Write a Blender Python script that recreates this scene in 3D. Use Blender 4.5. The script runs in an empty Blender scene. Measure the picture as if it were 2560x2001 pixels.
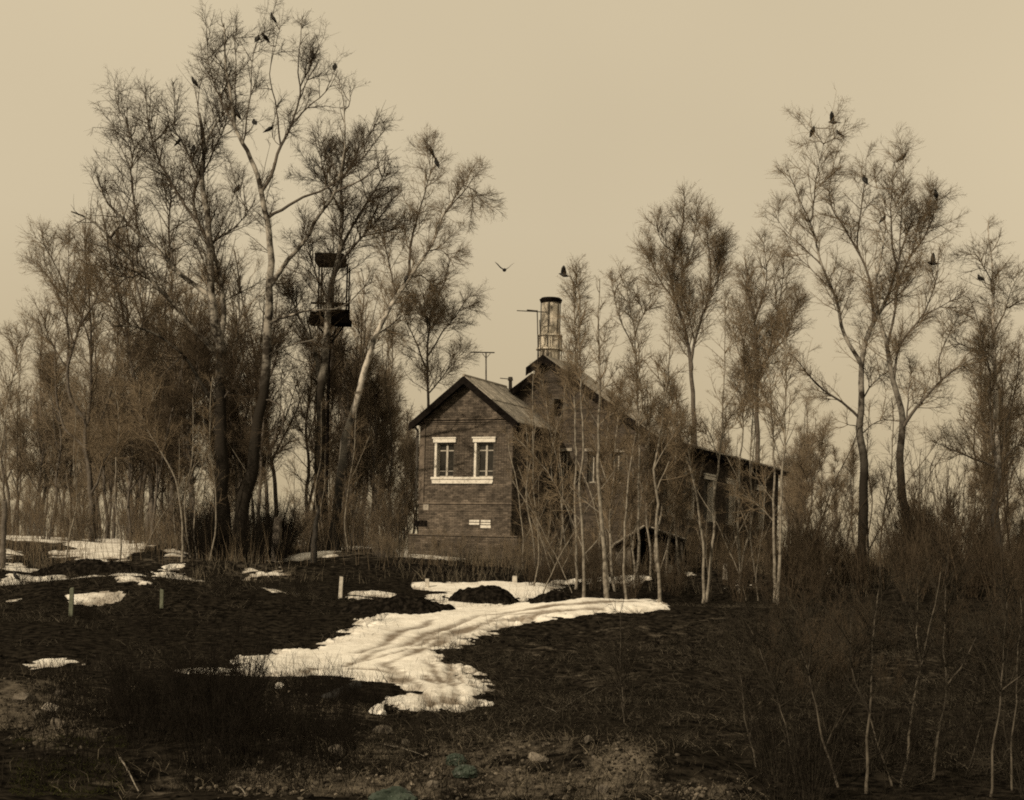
import bpy, bmesh, math, random
import numpy as np
from mathutils import Vector, Matrix

# ------------------------------------------------------------------ camera, light
SC = bpy.context.scene
COL = SC.collection
F = 4270.0                      # focal length in photo pixels (2560 wide)
EZ = 2.1                        # eye height above the near ground
ROLL = math.radians(1.5)
RT = np.array([math.cos(ROLL), 0, math.sin(ROLL)])
UP = np.array([-math.sin(ROLL), 0, math.cos(ROLL)])
CAM = np.array([0.0, 0.0, EZ])
cd = bpy.data.cameras.new('camera'); cam = bpy.data.objects.new('camera', cd); COL.objects.link(cam)
cd.sensor_width = 36; cd.lens = F / 2560 * 36; cd.shift_y = (1450 - 1000.5) / 2560
cd.clip_end = 5000; cd.clip_start = 0.5
m = Matrix.Identity(4)
m.col[0][:3] = RT; m.col[1][:3] = UP; m.col[2][:3] = (0, -1, 0); m.col[3][:3] = CAM
cam.matrix_world = m
SC.camera = cam

SUN_EL = math.radians(27)
SUN_AZ = math.atan2(-0.66, -0.75)       # direction TO the sun, x,y : over the left shoulder of the camera
sd = np.array([math.sin(SUN_AZ) * math.cos(SUN_EL), math.cos(SUN_AZ) * math.cos(SUN_EL), math.sin(SUN_EL)])
w = bpy.data.worlds.new('World'); SC.world = w; w.use_nodes = True
nt = w.node_tree; nt.nodes.clear()
sky = nt.nodes.new('ShaderNodeTexSky'); sky.sky_type = 'NISHITA'; sky.sun_disc = False
sky.sun_elevation = SUN_EL; sky.sun_rotation = SUN_AZ; sky.dust_density = 4.0; sky.air_density = 1.5
bw = nt.nodes.new('ShaderNodeRGBToBW'); nt.links.new(sky.outputs[0], bw.inputs[0])
# a toned overcast-bright veil: the sky is almost even, a little of the clear sky's gradient is left
mr = nt.nodes.new('ShaderNodeMath'); mr.operation = 'MULTIPLY_ADD'; mr.inputs[1].default_value = 0.10; mr.inputs[2].default_value = 5.0
nt.links.new(bw.outputs[0], mr.inputs[0])
tc = nt.nodes.new('ShaderNodeTexCoord')
nz = nt.nodes.new('ShaderNodeTexNoise'); nz.inputs['Scale'].default_value = 2.2; nz.inputs['Detail'].default_value = 3
nt.links.new(tc.outputs['Generated'], nz.inputs['Vector'])
m2 = nt.nodes.new('ShaderNodeMath'); m2.operation = 'MULTIPLY_ADD'; m2.inputs[1].default_value = 0.34; m2.inputs[2].default_value = 0.84
nt.links.new(nz.outputs[0], m2.inputs[0])
m3 = nt.nodes.new('ShaderNodeMath'); m3.operation = 'MULTIPLY'
nt.links.new(mr.outputs[0], m3.inputs[0]); nt.links.new(m2.outputs[0], m3.inputs[1])
tn = nt.nodes.new('ShaderNodeVectorMath'); tn.operation = 'SCALE'
sx = nt.nodes.new('ShaderNodeSeparateXYZ'); nt.links.new(tc.outputs['Generated'], sx.inputs[0])
el = nt.nodes.new('ShaderNodeMapRange'); el.inputs[1].default_value = 0.0; el.inputs[2].default_value = 0.20; nt.links.new(sx.outputs[2], el.inputs[0])
tm = nt.nodes.new('ShaderNodeMix'); tm.data_type = 'RGBA'; tm.inputs['A'].default_value = (.98, .775, .465, 1); tm.inputs['B'].default_value = (1.19, .995, .675, 1)
nt.links.new(el.outputs[0], tm.inputs['Factor']); nt.links.new(tm.outputs['Result'], tn.inputs[0])
nt.links.new(m3.outputs[0], tn.inputs['Scale'])
bg = nt.nodes.new('ShaderNodeBackground'); bg.inputs['Strength'].default_value = 0.1
nt.links.new(tn.outputs[0], bg.inputs['Color'])
wo = nt.nodes.new('ShaderNodeOutputWorld'); nt.links.new(bg.outputs[0], wo.inputs[0])

ld = bpy.data.lights.new('sun', 'SUN'); ld.energy = 4.2; ld.angle = math.radians(0.6); ld.color = (1.0, 0.83, 0.59)
sun = bpy.data.objects.new('sun', ld); COL.objects.link(sun)
sun.rotation_euler = Vector(sd).to_track_quat('Z', 'Y').to_euler()
SC.view_settings.view_transform = 'Standard'; SC.view_settings.look = 'None'
SC.view_settings.exposure = 0.0; SC.view_settings.gamma = 1.0
try: SC.view_settings.use_curve_mapping = False
except Exception: pass
SC.render.engine = 'CYCLES'
SC.cycles.max_bounces = 4; SC.cycles.diffuse_bounces = 2; SC.cycles.transparent_max_bounces = 4
SC.cycles.filter_width = 1.9
SC.cycles.use_denoising = False

# ------------------------------------------------------------------ helpers
rng = np.random.default_rng(11)
random.seed(5)

def P(x, y, D):
    "photo pixel and distance -> point in the world"
    return CAM + D * (np.array([0, 1.0, 0]) + (x - 1280) / F * RT - (y - 1450) / F * UP)

def proj(p):
    d = np.asarray(p) - CAM
    return 1280 + F * d.dot(RT) / d[1], 1450 - F * d.dot(UP) / d[1]

# terrain -------------------------------------------------------------
_py = np.array([-60, 0, 8, 16, 20, 26, 33, 42, 55, 62, 73, 85, 100, 140, 300, 3000.])
_pz = np.array([-.2, 0., .05, .04, -.01, .03, .17, .62, 1.30, 2.0, 3.15, 3.5, 3.8, 4.0, 4.0, 4.0])
_k = np.random.default_rng(3)
_W = [(_k.normal(size=2), _k.uniform(0, 6.28), s) for s in [9] * 4 + [4] * 5 + [1.7] * 7 + [.7] * 8 for _ in (0,)]
_W = [(v / np.linalg.norm(v) * 6.283 / s / _k.uniform(.8, 1.25), p, s) for v, p, s in _W]
BUMPS = []      # x, y, amplitude, rx, ry
_L = np.random.default_rng(77).uniform(-1, 1, (256, 256))
def vn(x, y):
    xi = np.floor(x).astype(int); yi = np.floor(y).astype(int); fx = x - xi; fy = y - yi
    fx = fx * fx * (3 - 2 * fx); fy = fy * fy * (3 - 2 * fy); a = _L[xi & 255, yi & 255]; b = _L[(xi + 1) & 255, yi & 255]; c = _L[xi & 255, (yi + 1) & 255]; d = _L[(xi + 1) & 255, (yi + 1) & 255]
    return (a * (1 - fx) + b * fx) * (1 - fy) + (c * (1 - fx) + d * fx) * fy
def fbm(x, y, s, o=4):
    v = 0; am = 1; c, sn = .8, .6
    for i in range(o): v = v + am * vn(x / s + 17.3 * i, y / s - 9.1 * i); x, y = c * x - sn * y, sn * x + c * y; s = s * .47; am *= .55
    return v
def h(x, y, fine=True):
    x = np.asarray(x, float); y = np.asarray(y, float)
    z = np.interp(y, _py, _pz)
    for v, p, s in _W:
        a = {9: .05, 4: .02, 1.7: 0, .7: 0}[s]
        if not a: continue
        z = z + a * np.sin(v[0] * x + v[1] * y + p)
    for bx, by, a, rx, ry in BUMPS:
        z = z + a * np.exp(-((x - bx) / rx) ** 2 - ((y - by) / ry) ** 2)
    if fine: z = z + .05 * fbm(x, y, 1.6, 5) * np.clip((90 - y) / 40, .3, 1) + .018 * np.clip((40 - y) / 15, 0, 1) * np.abs(fbm(x + 50, y, .3, 3))
    else: z = z + .03
    return z
def hit(x, y, d0=8.0, d1=160.0):
    "where the ray through a photo pixel meets the ground"
    ds = np.geomspace(d0, d1, 500)
    q = CAM[None] + ds[:, None] * (np.array([0, 1.0, 0]) + (x - 1280) / F * RT - (y - 1450) / F * UP)[None]
    g = q[:, 2] - h(q[:, 0], q[:, 1])
    k = np.nonzero(g < 0)[0]
    if len(k) == 0: return P(x, y, d1)
    i = k[0]
    if i == 0: return q[0]
    t = g[i - 1] / (g[i - 1] - g[i])
    r = q[i - 1] * (1 - t) + q[i] * t
    r[2] = h(r[0], r[1]); return r
for (bx, by, D, a, rx, ry) in [
        (1560, 1600, 47, .35, 6, 4.0), (2000, 1600, 46, .45, 6, 4.5), (500, 1560, 50, .45, 6, 3.5), (150, 1540, 52, .4, 6, 3.5),
        (1800, 1420, 64, .35, 6, 1.6), (700, 1420, 63, .35, 5, 1.4), (1150, 1420, 64, .12, 4, 1.1),
        (60, 1760, 26, .45, 1.5, 2.0), (240, 1860, 21, .25, 1.2, 1.2), (900, 1850, 21, .22, 1.3, 1.5), (1250, 1890, 19.5, .25, 1.1, 1.1),
        (1560, 1900, 19, .35, 1.0, 1.3), (700, 1900, 18.5, .15, .9, .9), (1120, 1960, 17, .2, .8, .5), (1760, 1940, 18, .2, .8, .8)]:
    q = P(bx, by, D); BUMPS.append((q[0], q[1], a, rx, ry))

ORG = {}
def setp(o, label=None, cat=None, group=None, kind=None):
    if label: o['label'] = label
    if cat: o['category'] = cat
    if group: o['group'] = group
    if kind: o['kind'] = kind
    return o
def empty(name, loc, label=None, cat=None, group=None):
    o = bpy.data.objects.new(name, None); COL.objects.link(o); o.location = loc; o.empty_display_size = .2
    ORG[o.name] = np.array(loc, float)
    return setp(o, label, cat, group)
def link(name, me, mat=None, parent=None, org=None):
    o = bpy.data.objects.new(name, me); COL.objects.link(o)
    if mat is not None and len(me.materials) == 0: me.materials.append(mat)
    if parent is not None: o.parent = parent; ORG[o.name] = ORG[parent.name]
    else:
        ORG[o.name] = np.zeros(3) if org is None else np.array(org, float); o.location = ORG[o.name]
    return o
def fastmesh(name, V, Q, smooth=True, T=None):
    me = bpy.data.meshes.new(name); V = np.ascontiguousarray(V, np.float32)
    nq = 0 if Q is None else len(Q); ntr = 0 if T is None else len(T)
    me.vertices.add(len(V)); me.vertices.foreach_set('co', V.ravel())
    li = []
    if nq: li.append(np.asarray(Q, np.int32).ravel())
    if ntr: li.append(np.asarray(T, np.int32).ravel())
    li = np.concatenate(li)
    me.loops.add(len(li)); me.loops.foreach_set('vertex_index', li)
    me.polygons.add(nq + ntr)
    st = np.concatenate([np.arange(nq) * 4, nq * 4 + np.arange(ntr) * 3]).astype(np.int32)
    me.polygons.foreach_set('loop_start', st)
    me.polygons.foreach_set('use_smooth', np.full(nq + ntr, smooth))
    me.update(calc_edges=True)
    return me
class MB:
    "collects shapes into one mesh, world coordinates"
    def __init__(s): s.v = []; s.f = []
    def add(s, V, Fc):
        n = len(s.v); s.v += [tuple(float(c) for c in p) for p in V]; s.f += [tuple(i + n for i in f) for f in Fc]
    def box(s, o, ax, ay, az):
        "corner o and three edge vectors"
        o, ax, ay, az = (np.asarray(q, float) for q in (o, ax, ay, az))
        c = [o, o + ax, o + ax + ay, o + ay]; c += [q + az for q in c]
        s.add(c, [(0, 3, 2, 1), (4, 5, 6, 7), (0, 1, 5, 4), (1, 2, 6, 5), (2, 3, 7, 6), (3, 0, 4, 7)])
    def cyl(s, a, b, r0, r1=None, n=8, caps=True):
        r1 = r0 if r1 is None else r1
        a = np.asarray(a, float); b = np.asarray(b, float); t = b - a; t /= np.linalg.norm(t)
        u = np.cross(t, [0.3, 0.9, 0.2] if abs(t[2]) > .7 else [0, 0, 1]); u /= np.linalg.norm(u); v = np.cross(t, u)
        V = []
        for c, r in ((a, r0), (b, r1)):
            for k in range(n):
                q = 6.2832 * k / n; V.append(c + r * (math.cos(q) * u + math.sin(q) * v))
        Fc = [(k, (k + 1) % n, n + (k + 1) % n, n + k) for k in range(n)]
        if caps: Fc += [tuple(range(n - 1, -1, -1)), tuple(range(n, 2 * n))]
        s.add(V, Fc)
    def build(s, name, mat, parent=None, org=None, bevel=0, smooth=False):
        o0 = ORG[parent.name] if parent is not None else (np.zeros(3) if org is None else np.array(org, float))
        me = bpy.data.meshes.new(name)
        me.from_pydata([tuple(np.array(p) - o0) for p in s.v], [], s.f); me.update()
        if smooth: me.polygons.foreach_set('use_smooth', [True] * len(me.polygons))
        o = link(name, me, mat, parent, org)
        if bevel:
            bm = bmesh.new(); bm.from_mesh(me); bmesh.ops.recalc_face_normals(bm, faces=bm.faces)
            bmesh.ops.bevel(bm, geom=bm.edges[:], offset=bevel, segments=1, affect='EDGES'); bm.to_mesh(me); bm.free()
        return o

# ------------------------------------------------------------------ materials
def mat(name, base, rough=.9, var=None, scale=6.0, detail=5, bump=0., bscale=None, metallic=0, lo=.35, hi=.65, coord='Object', stretch=(1, 1, 1), extra=None):
    M = bpy.data.materials.new(name); M.use_nodes = True; t = M.node_tree; b = t.nodes['Principled BSDF']
    b.inputs['Roughness'].default_value = rough; b.inputs['Metallic'].default_value = metallic
    b.inputs['Specular IOR Level'].default_value = .3 if rough < .85 else .0
    c = t.nodes.new('ShaderNodeTexCoord'); mp = t.nodes.new('ShaderNodeMapping'); mp.inputs['Scale'].default_value = stretch
    if coord == 'Position':
        g = t.nodes.new('ShaderNodeNewGeometry'); t.links.new(g.outputs['Position'], mp.inputs[0])
    else: t.links.new(c.outputs[coord], mp.inputs[0])
    n = t.nodes.new('ShaderNodeTexNoise'); n.inputs['Scale'].default_value = scale; n.inputs['Detail'].default_value = detail; n.inputs['Roughness'].default_value = .65
    t.links.new(mp.outputs[0], n.inputs['Vector'])
    r = t.nodes.new('ShaderNodeMapRange'); r.inputs[1].default_value = lo; r.inputs[2].default_value = hi; t.links.new(n.outputs[0], r.inputs[0])
    mx = t.nodes.new('ShaderNodeMix'); mx.data_type = 'RGBA'
    mx.inputs['A'].default_value = (*base, 1); mx.inputs['B'].default_value = (*(var or base), 1)
    t.links.new(r.outputs[0], mx.inputs['Factor']); t.links.new(mx.outputs['Result'], b.inputs['Base Color'])
    if bump:
        n2 = t.nodes.new('ShaderNodeTexNoise'); n2.inputs['Scale'].default_value = bscale or scale * 3; n2.inputs['Detail'].default_value = 6
        t.links.new(mp.outputs[0], n2.inputs['Vector'])
        bp = t.nodes.new('ShaderNodeBump'); bp.inputs['Strength'].default_value = bump; bp.inputs['Distance'].default_value = .03
        t.links.new(n2.outputs[0], bp.inputs['Height']); t.links.new(bp.outputs[0], b.inputs['Normal'])
    if extra: extra(t, b, mx, mp)
    return M
def attr_mix(attr, col, lo=0., hi=1.):
    "second colour where the vertex attribute is high (soil kind), broken up by the noise"
    def f(t, b, mx, mp):
        a = t.nodes.new('ShaderNodeAttribute'); a.attribute_name = attr
        n = t.nodes.new('ShaderNodeTexNoise'); n.inputs['Scale'].default_value = 2.6; n.inputs['Detail'].default_value = 8; n.inputs['Roughness'].default_value = .7
        t.links.new(mp.outputs[0], n.inputs['Vector'])
        s = t.nodes.new('ShaderNodeMath'); s.operation = 'MULTIPLY_ADD'; s.inputs[1].default_value = 3.2; s.inputs[2].default_value = -2.1
        t.links.new(n.outputs[0], s.inputs[0])
        s2 = t.nodes.new('ShaderNodeMath'); s2.operation = 'ADD'; t.links.new(s.outputs[0], s2.inputs[0]); t.links.new(a.outputs['Fac'], s2.inputs[1])
        cl = t.nodes.new('ShaderNodeClamp'); t.links.new(s2.outputs[0], cl.inputs[0])
        m = t.nodes.new('ShaderNodeMix'); m.data_type = 'RGBA'; m.inputs['B'].default_value = (*col, 1)
        t.links.new(mx.outputs['Result'], m.inputs['A']); t.links.new(cl.outputs[0], m.inputs['Factor']); t.links.new(m.outputs['Result'], b.inputs['Base Color'])
    return f
def random_tone(lo=.6, hi=1.5, attr=None):
    def f(t, b, mx, mp):
        if attr:
            a = t.nodes.new('ShaderNodeAttribute'); a.attribute_name = attr; o = a.outputs['Fac']
        else:
            a = t.nodes.new('ShaderNodeObjectInfo'); o = a.outputs['Random']
        r = t.nodes.new('ShaderNodeMapRange'); r.inputs[3].default_value = lo; r.inputs[4].default_value = hi; t.links.new(o, r.inputs[0])
        v = t.nodes.new('ShaderNodeVectorMath'); v.operation = 'SCALE'
        t.links.new(mx.outputs['Result'], v.inputs[0]); t.links.new(r.outputs[0], v.inputs['Scale']); t.links.new(v.outputs[0], b.inputs['Base Color'])
    return f
def bark_extra(zlo, zhi):
    "the rough black foot of an old birch: dark bark below, pale bark above (object height)"
    def f(t, b, mx, mp):
        c = t.nodes.new('ShaderNodeTexCoord'); s = t.nodes.new('ShaderNodeSeparateXYZ'); t.links.new(c.outputs['Object'], s.inputs[0])
        n = t.nodes.new('ShaderNodeTexNoise'); n.inputs['Scale'].default_value = 1.1; n.inputs['Detail'].default_value = 5
        t.links.new(c.outputs['Object'], n.inputs['Vector'])
        a = t.nodes.new('ShaderNodeMath'); a.operation = 'MULTIPLY_ADD'; a.inputs[1].default_value = 6.0; t.links.new(n.outputs[0], a.inputs[0]); t.links.new(s.outputs[2], a.inputs[2])
        r = t.nodes.new('ShaderNodeMapRange'); r.inputs[1].default_value = zlo + 3; r.inputs[2].default_value = zhi + 3; t.links.new(a.outputs[0], r.inputs[0])
        m = t.nodes.new('ShaderNodeMix'); m.data_type = 'RGBA'; m.inputs['A'].default_value = (.022, .019, .016, 1)
        t.links.new(mx.outputs['Result'], m.inputs['B']); t.links.new(r.outputs[0], m.inputs['Factor']); t.links.new(m.outputs['Result'], b.inputs['Base Color'])
    return f
M = {}
M['soil'] = mat('soil', (.004, .0035, .003), 1, (.030, .0255, .020), 5, 9, lo=.42, hi=.68, bump=1.0, bscale=7, coord='Position', extra=attr_mix('litter', (.17, .147, .118)))
M['mound'] = mat('mound_earth', (.004, .0035, .003), 1, (.026, .022, .018), 7, 9, lo=.45, hi=.7, bump=1.0, bscale=14)
def snow_extra(t, b, mx, mp):
    a = t.nodes.new('ShaderNodeAttribute'); a.attribute_name = 'rut'
    n = t.nodes.new('ShaderNodeTexNoise'); n.inputs['Scale'].default_value = 1.6; n.inputs['Detail'].default_value = 8; n.inputs['Roughness'].default_value = .7
    t.links.new(mp.outputs[0], n.inputs['Vector'])
    s = t.nodes.new('ShaderNodeMath'); s.operation = 'MULTIPLY_ADD'; s.inputs[1].default_value = 2.2; s.inputs[2].default_value = -1.15; t.links.new(n.outputs[0], s.inputs[0])
    s2 = t.nodes.new('ShaderNodeMath'); s2.operation = 'ADD'; t.links.new(s.outputs[0], s2.inputs[0]); t.links.new(a.outputs['Fac'], s2.inputs[1])
    cl = t.nodes.new('ShaderNodeClamp'); t.links.new(s2.outputs[0], cl.inputs[0])
    m = t.nodes.new('ShaderNodeMix'); m.data_type = 'RGBA'; m.inputs['B'].default_value = (.16, .13, .10, 1)
    t.links.new(mx.outputs['Result'], m.inputs['A']); t.links.new(cl.outputs[0], m.inputs['Factor']); t.links.new(m.outputs['Result'], b.inputs['Base Color'])
M['snow'] = mat('old_snow', (.70, .68, .64), .8, (.56, .53, .48), 2.2, 9, bump=.7, bscale=14, coord='Position', lo=.4, hi=.75, extra=snow_extra)
M['twig'] = mat('twig_bark', (.11, .085, .058), .9, (.20, .16, .115), 3)
M['twig_pale'] = mat('hazy_twig_bark', (.14, .112, .08), .9, (.23, .19, .145), 3)  # bark lightened in place of haze over the background trees
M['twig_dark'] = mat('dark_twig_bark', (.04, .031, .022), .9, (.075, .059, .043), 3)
M['twig_black'] = mat('black_twig_bark', (.008, .007, .006), .9, (.018, .015, .012), 3)
M['twig_fore'] = mat('young_twig_bark', (.02, .017, .014), .9, (.045, .039, .03), 3)
M['birch'] = mat('birch_bark', (.42, .39, .35), .8, (.05, .045, .04), 2.6, 8, bump=.6, bscale=16, lo=.47, hi=.62, stretch=(1, 1, .7), extra=bark_extra(3.0, 7.5))
M['birch_black'] = mat('black_footed_birch_bark', (.30, .28, .25), .9, (.03, .026, .022), 2.2, 8, bump=.8, bscale=12, lo=.40, hi=.58, extra=bark_extra(6.6, 9.5))
M['birch_low'] = mat('fissured_birch_bark', (.30, .28, .25), .85, (.03, .026, .022), 2.2, 8, bump=.8, bscale=12, lo=.40, hi=.58, extra=bark_extra(4.0, 9.0))
M['sapling'] = mat('sapling_bark', (.22, .20, .17), .87, (.06, .052, .043), 5, 6, lo=.42, hi=.66)
M['wand'] = mat('dim_sapling_bark', (.20, .18, .15), .9, (.06, .052, .043), 5, 6, lo=.42, hi=.66)
M['sapling_fore'] = mat('young_birch_bark', (.10, .088, .072), .87, (.02, .017, .014), 4, 6, lo=.40, hi=.66)
M['bark'] = mat('grey_bark', (.06, .052, .045), .95, (.13, .115, .1), 4, 7, bump=.6, bscale=14)
M['brick'] = mat('brick', (.135, .112, .092), .95, (.045, .038, .032), 2.6, 7, bump=.5, bscale=30, extra=random_tone(.68, 1.4))
M['brick_j'] = mat('brick_joined', (.135, .112, .092), .95, (.045, .038, .032), 2.6, 7, bump=.5, bscale=30, extra=random_tone(.68, 1.4, 'tone'))
M['mortar'] = mat('mortar', (.10, .088, .075), 1, (.045, .04, .034), 3, 8, bump=.5, bscale=25)
M['trim'] = mat('white_trim', (.60, .57, .52), .87, (.20, .18, .15), 7, 9, bump=.4, bscale=20, lo=.5, hi=.75)
M['dim_trim'] = mat('dull_trim', (.34, .31, .27), .9, (.10, .09, .075), 5, 9, bump=.4, lo=.42, hi=.62)  # darker, blotchier copy of the white trim
M['roof'] = mat('roof_sheet', (.34, .31, .27), .75, (.17, .155, .13), 2.5, 8, bump=.3, bscale=9, stretch=(1, 1, 3), extra=random_tone(.75, 1.25))
M['black_wood'] = mat('black_wood', (.006, .005, .0045), .9, (.012, .010, .009), 6, 6, bump=.4)
M['grey_wood'] = mat('weathered_wood', (.34, .31, .27), .9, (.12, .11, .095), 7, 7, bump=.5, bscale=20, stretch=(1, 1, .2))
M['concrete'] = mat('concrete_post', (.50, .47, .42), .9, (.3, .28, .25), 8, 7, bump=.4)
M['green_post'] = mat('greenish_post', (.13, .14, .105), .9, (.08, .085, .065), 8, 7, bump=.4)
M['metal'] = mat('dark_metal', (.05, .045, .04), .6, (.09, .08, .07), 10, 4, metallic=.4)
M['glass'] = mat('dark_glass', (.015, .014, .012), .12, (.03, .027, .024), 2)
M['frame'] = mat('window_paint', (.42, .39, .34), .7, (.25, .23, .2), 12, 5)
M['stucco'] = mat('chimney_render', (.60, .55, .47), .95, (.05, .043, .036), 3.2, 9, bump=.6, bscale=14, lo=.47, hi=.66, stretch=(1, 1, .45))
M['crow'] = mat('crow_feathers', (.006, .006, .006), .6, (.012, .011, .011), 15)
M['stone'] = mat('stone', (.17, .15, .125), .95, (.05, .044, .038), 5, 8, bump=.8, bscale=12, extra=random_tone(.5, 1.3))
M['stone_j'] = mat('rubble', (.15, .13, .105), .95, (.03, .026, .022), 3, 8, bump=.8, bscale=9, coord='Position', extra=random_tone(.25, 1.35, 'tone'))
M['bag'] = mat('green_plastic', (.016, .025, .018), .5, (.032, .045, .034), 5, 5, bump=.5)
M['grass'] = mat('dead_grass', (.22, .19, .145), .95, (.05, .043, .034), 2.0, 6, coord='Position')
M['grass_dark'] = mat('dark_dead_grass', (.028, .024, .019), .95, (.009, .008, .006), 1.4, 6, coord='Position')
M['grass_mid'] = mat('dull_grass', (.10, .088, .07), .95, (.03, .026, .02), 1.2, 6, coord='Position')
M['moss'] = mat('moss_grass', (.04, .042, .015), .95, (.02, .02, .01), 5, 6)
M['rubber'] = mat('old_rubber', (.01, .01, .01), .8, (.02, .019, .018), 8)
M['card'] = mat('faded_board', (.33, .3, .26), .9, (.2, .18, .16), 8, 6, bump=.3)

# ------------------------------------------------------------------ ground
def attach(me, name, vals):
    a = me.attributes.new(name, 'FLOAT', 'POINT'); a.data.foreach_set('value', np.ascontiguousarray(vals, np.float32))
def seg_dist(px, py, A, B):
    d = B - A; L = max(d.dot(d), 1e-9); t = np.clip(((px - A[0]) * d[0] + (py - A[1]) * d[1]) / L, 0, 1)
    return np.hypot(px - A[0] - t * d[0], py - A[1] - t * d[1])
def poly_sd(px, py, poly):
    "signed distance to a polygon, positive inside"
    dist = np.full(px.shape, 1e9); ins = np.zeros(px.shape, bool); n = len(poly)
    for i in range(n):
        A, B = poly[i], poly[(i + 1) % n]
        dist = np.minimum(dist, seg_dist(px, py, A, B))
        c = ((A[1] > py) != (B[1] > py))
        xi = (B[0] - A[0]) * (py - A[1]) / ((B[1] - A[1]) if abs(B[1] - A[1]) > 1e-9 else 1e-9) + A[0]
        ins ^= (c & (px < xi))
    return np.where(ins, dist, -dist)
def gridmesh(name, X, Y, Z):
    r, c = X.shape; V = np.stack([X, Y, Z], -1).reshape(-1, 3); i = np.arange(r * c).reshape(r, c)
    Q = np.stack([i[:-1, :-1], i[:-1, 1:], i[1:, 1:], i[1:, :-1]], -1).reshape(-1, 4)
    return V, Q
def litter_at(x, y):
    "how much pale debris and dead grass lies on the soil (0..1)"
    v = np.zeros(np.shape(x))
    for (px, py, a, rx, ry) in LIT:
        v = np.maximum(v, a * np.exp(-((x - px) / rx) ** 2 - ((y - py) / ry) ** 2))
    return v
LIT = []
for (px, py, a, rx, ry) in [(60, 1760, .95, 1.0, 1.8), (150, 1830, .8, .5, .8), (1250, 1860, .75, 1.3, 1.8), (1560, 1900, 1.0, .55, 1.0), (900, 1880, .75, 1.0, 1.8),
        (700, 1960, .9, .6, 1.2), (1350, 1960, .9, 1.0, 1.2), (1000, 1960, .8, 1.0, 1.2), (650, 1720, .55, .8, 2.5), (1800, 1980, .6, .7, .9), (270, 1720, .45, .8, 2), (1700, 1580, .38, 5, 4), (2050, 1580, .42, 5, 4), (2250, 1640, .42, 3, 4), (1350, 1620, .42, 3, 3), (1500, 1700, .38, 4, 4), (1900, 1700, .35, 4, 4), (500, 1950, .45, .8, 1.2), (300, 1960, .35, 1, 1.5), (1150, 1830, .5, 1.2, 1.5), (1500, 1960, .9, .8, 1.2), (850, 1780, .6, 1.2, 1.5), (900, 1960, .8, 1.2, 1.2), (1950, 1850, .3, 2, 3),
        (150, 1350, .9, 10, 10), (900, 1380, .7, 4, 5), (450, 1400, .6, 6, 3), (2300, 1450, .5, 8, 6), (1880, 1460, .5, 3, 3), (660, 1440, .5, 3, 2), (1250, 1385, .5, 4, 3)]:
    q = hit(px, py); LIT.append((q[0], q[1], a, rx, ry))

ys = np.concatenate([np.linspace(-40, 10, 12)[:-1], np.geomspace(10, 110, 500), np.geomspace(112, 3000, 22)])
us = np.concatenate([[-3, -1.6, -.9], np.linspace(-.36, .36, 300), [.9, 1.6, 3]])
Yg, Ug = np.meshgrid(ys, us, indexing='ij')
Xg = Ug * np.maximum(np.abs(Yg), 25.0)
Zg = h(Xg, Yg)
V, Q = gridmesh('ground', Xg, Yg, Zg)
me = fastmesh('ground', V, Q); attach(me, 'litter', litter_at(V[:, 0], V[:, 1]))
setp(link('ground', me, M['soil']), kind='structure')

# snow: sheets of old snow with their own thickness --------------------
def wob(x, y, s):
    return 1.5 * fbm(np.asarray(x, float) * s + 31.7, np.asarray(y, float) * s - 12.2, 1.9, 3)
def snow(name, pts, label, T=.12, soft=.35, noise=.22, res=None, ruts=None):
    w_ = np.array([hit(px, py)[:2] for px, py in pts])
    x0, y0 = w_.min(0) - .8; x1, y1 = w_.max(0) + .8
    res = res or max(.07, math.sqrt((x1 - x0) * (y1 - y0) / 26000))
    X, Y = np.meshgrid(np.arange(x0, x1, res), np.arange(y0, y1, res))
    sdv = poly_sd(X, Y, w_) + noise * wob(X, Y, .9) + noise * .5 * wob(X, Y, 3.5) + min(noise, .2) * .7 * wob(X, Y, 11.)
    s = np.clip(sdv / soft, -1, 1)
    z = h(X, Y, False) - .012 + T * np.where(s > 0, 1 - (1 - s) ** 2, s * 1.4) - .01 + .012 * wob(X, Y, .8) + .006 * wob(X, Y, 5) + .005 * wob(X, Y, 16)
    rut = np.zeros_like(X)
    if ruts:
        for line, rw in ruts:
            L = np.array([hit(px, py)[:2] for px, py in line]); d = np.full(X.shape, 9.)
            for i in range(len(L) - 1): d = np.minimum(d, seg_dist(X, Y, L[i], L[i + 1]))
            d = d + .05 * wob(X, Y, 1.5)
            g = np.exp(-(d / rw) ** 2); z = z - .018 * g + .008 * np.exp(-((d - rw * 1.9) / rw) ** 2); rut = np.maximum(rut, .95 * g)
    rut = np.maximum(rut, np.where(s < .6, .6 * (1 - np.maximum(s, 0) / .6), 0)) + .16 * wob(X, Y, 2.)
    keep = s > -.95
    V, Q = gridmesh(name, X, Y, z); k = keep.ravel(); ok = k[Q].all(1); Q = Q[ok]
    used = np.unique(Q); mp = -np.ones(len(V), int); mp[used] = np.arange(len(used))
    me = fastmesh(name, V[used], mp[Q]); attach(me, 'rut', rut.ravel()[used])
    o = link(name, me, M['snow']); setp(o, kind='structure', label=label)
track = [(700,1629),(769,1625),(837,1606),(920,1565),(956,1542),(1048,1547),(1103,1533),(1149,1517),(1250,1522),(1318,1513),(1401,1508),(1479,1503),(1570,1501),(1653,1510),(1643,1526),(1524,1533),(1433,1542),(1286,1558),(1236,1588),(1149,1616),(1112,1643),(1112,1666),(1163,1689),(1185,1707),(1206,1730),(1204,1771),(1135,1780),(1103,1771),(1048,1785),(993,1780),(975,1753),(1020,1735),(1000,1712),(956,1706),(883,1700),(792,1689),(700,1700),(640,1692),(600,1676),(616,1650),(682,1628)]
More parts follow.
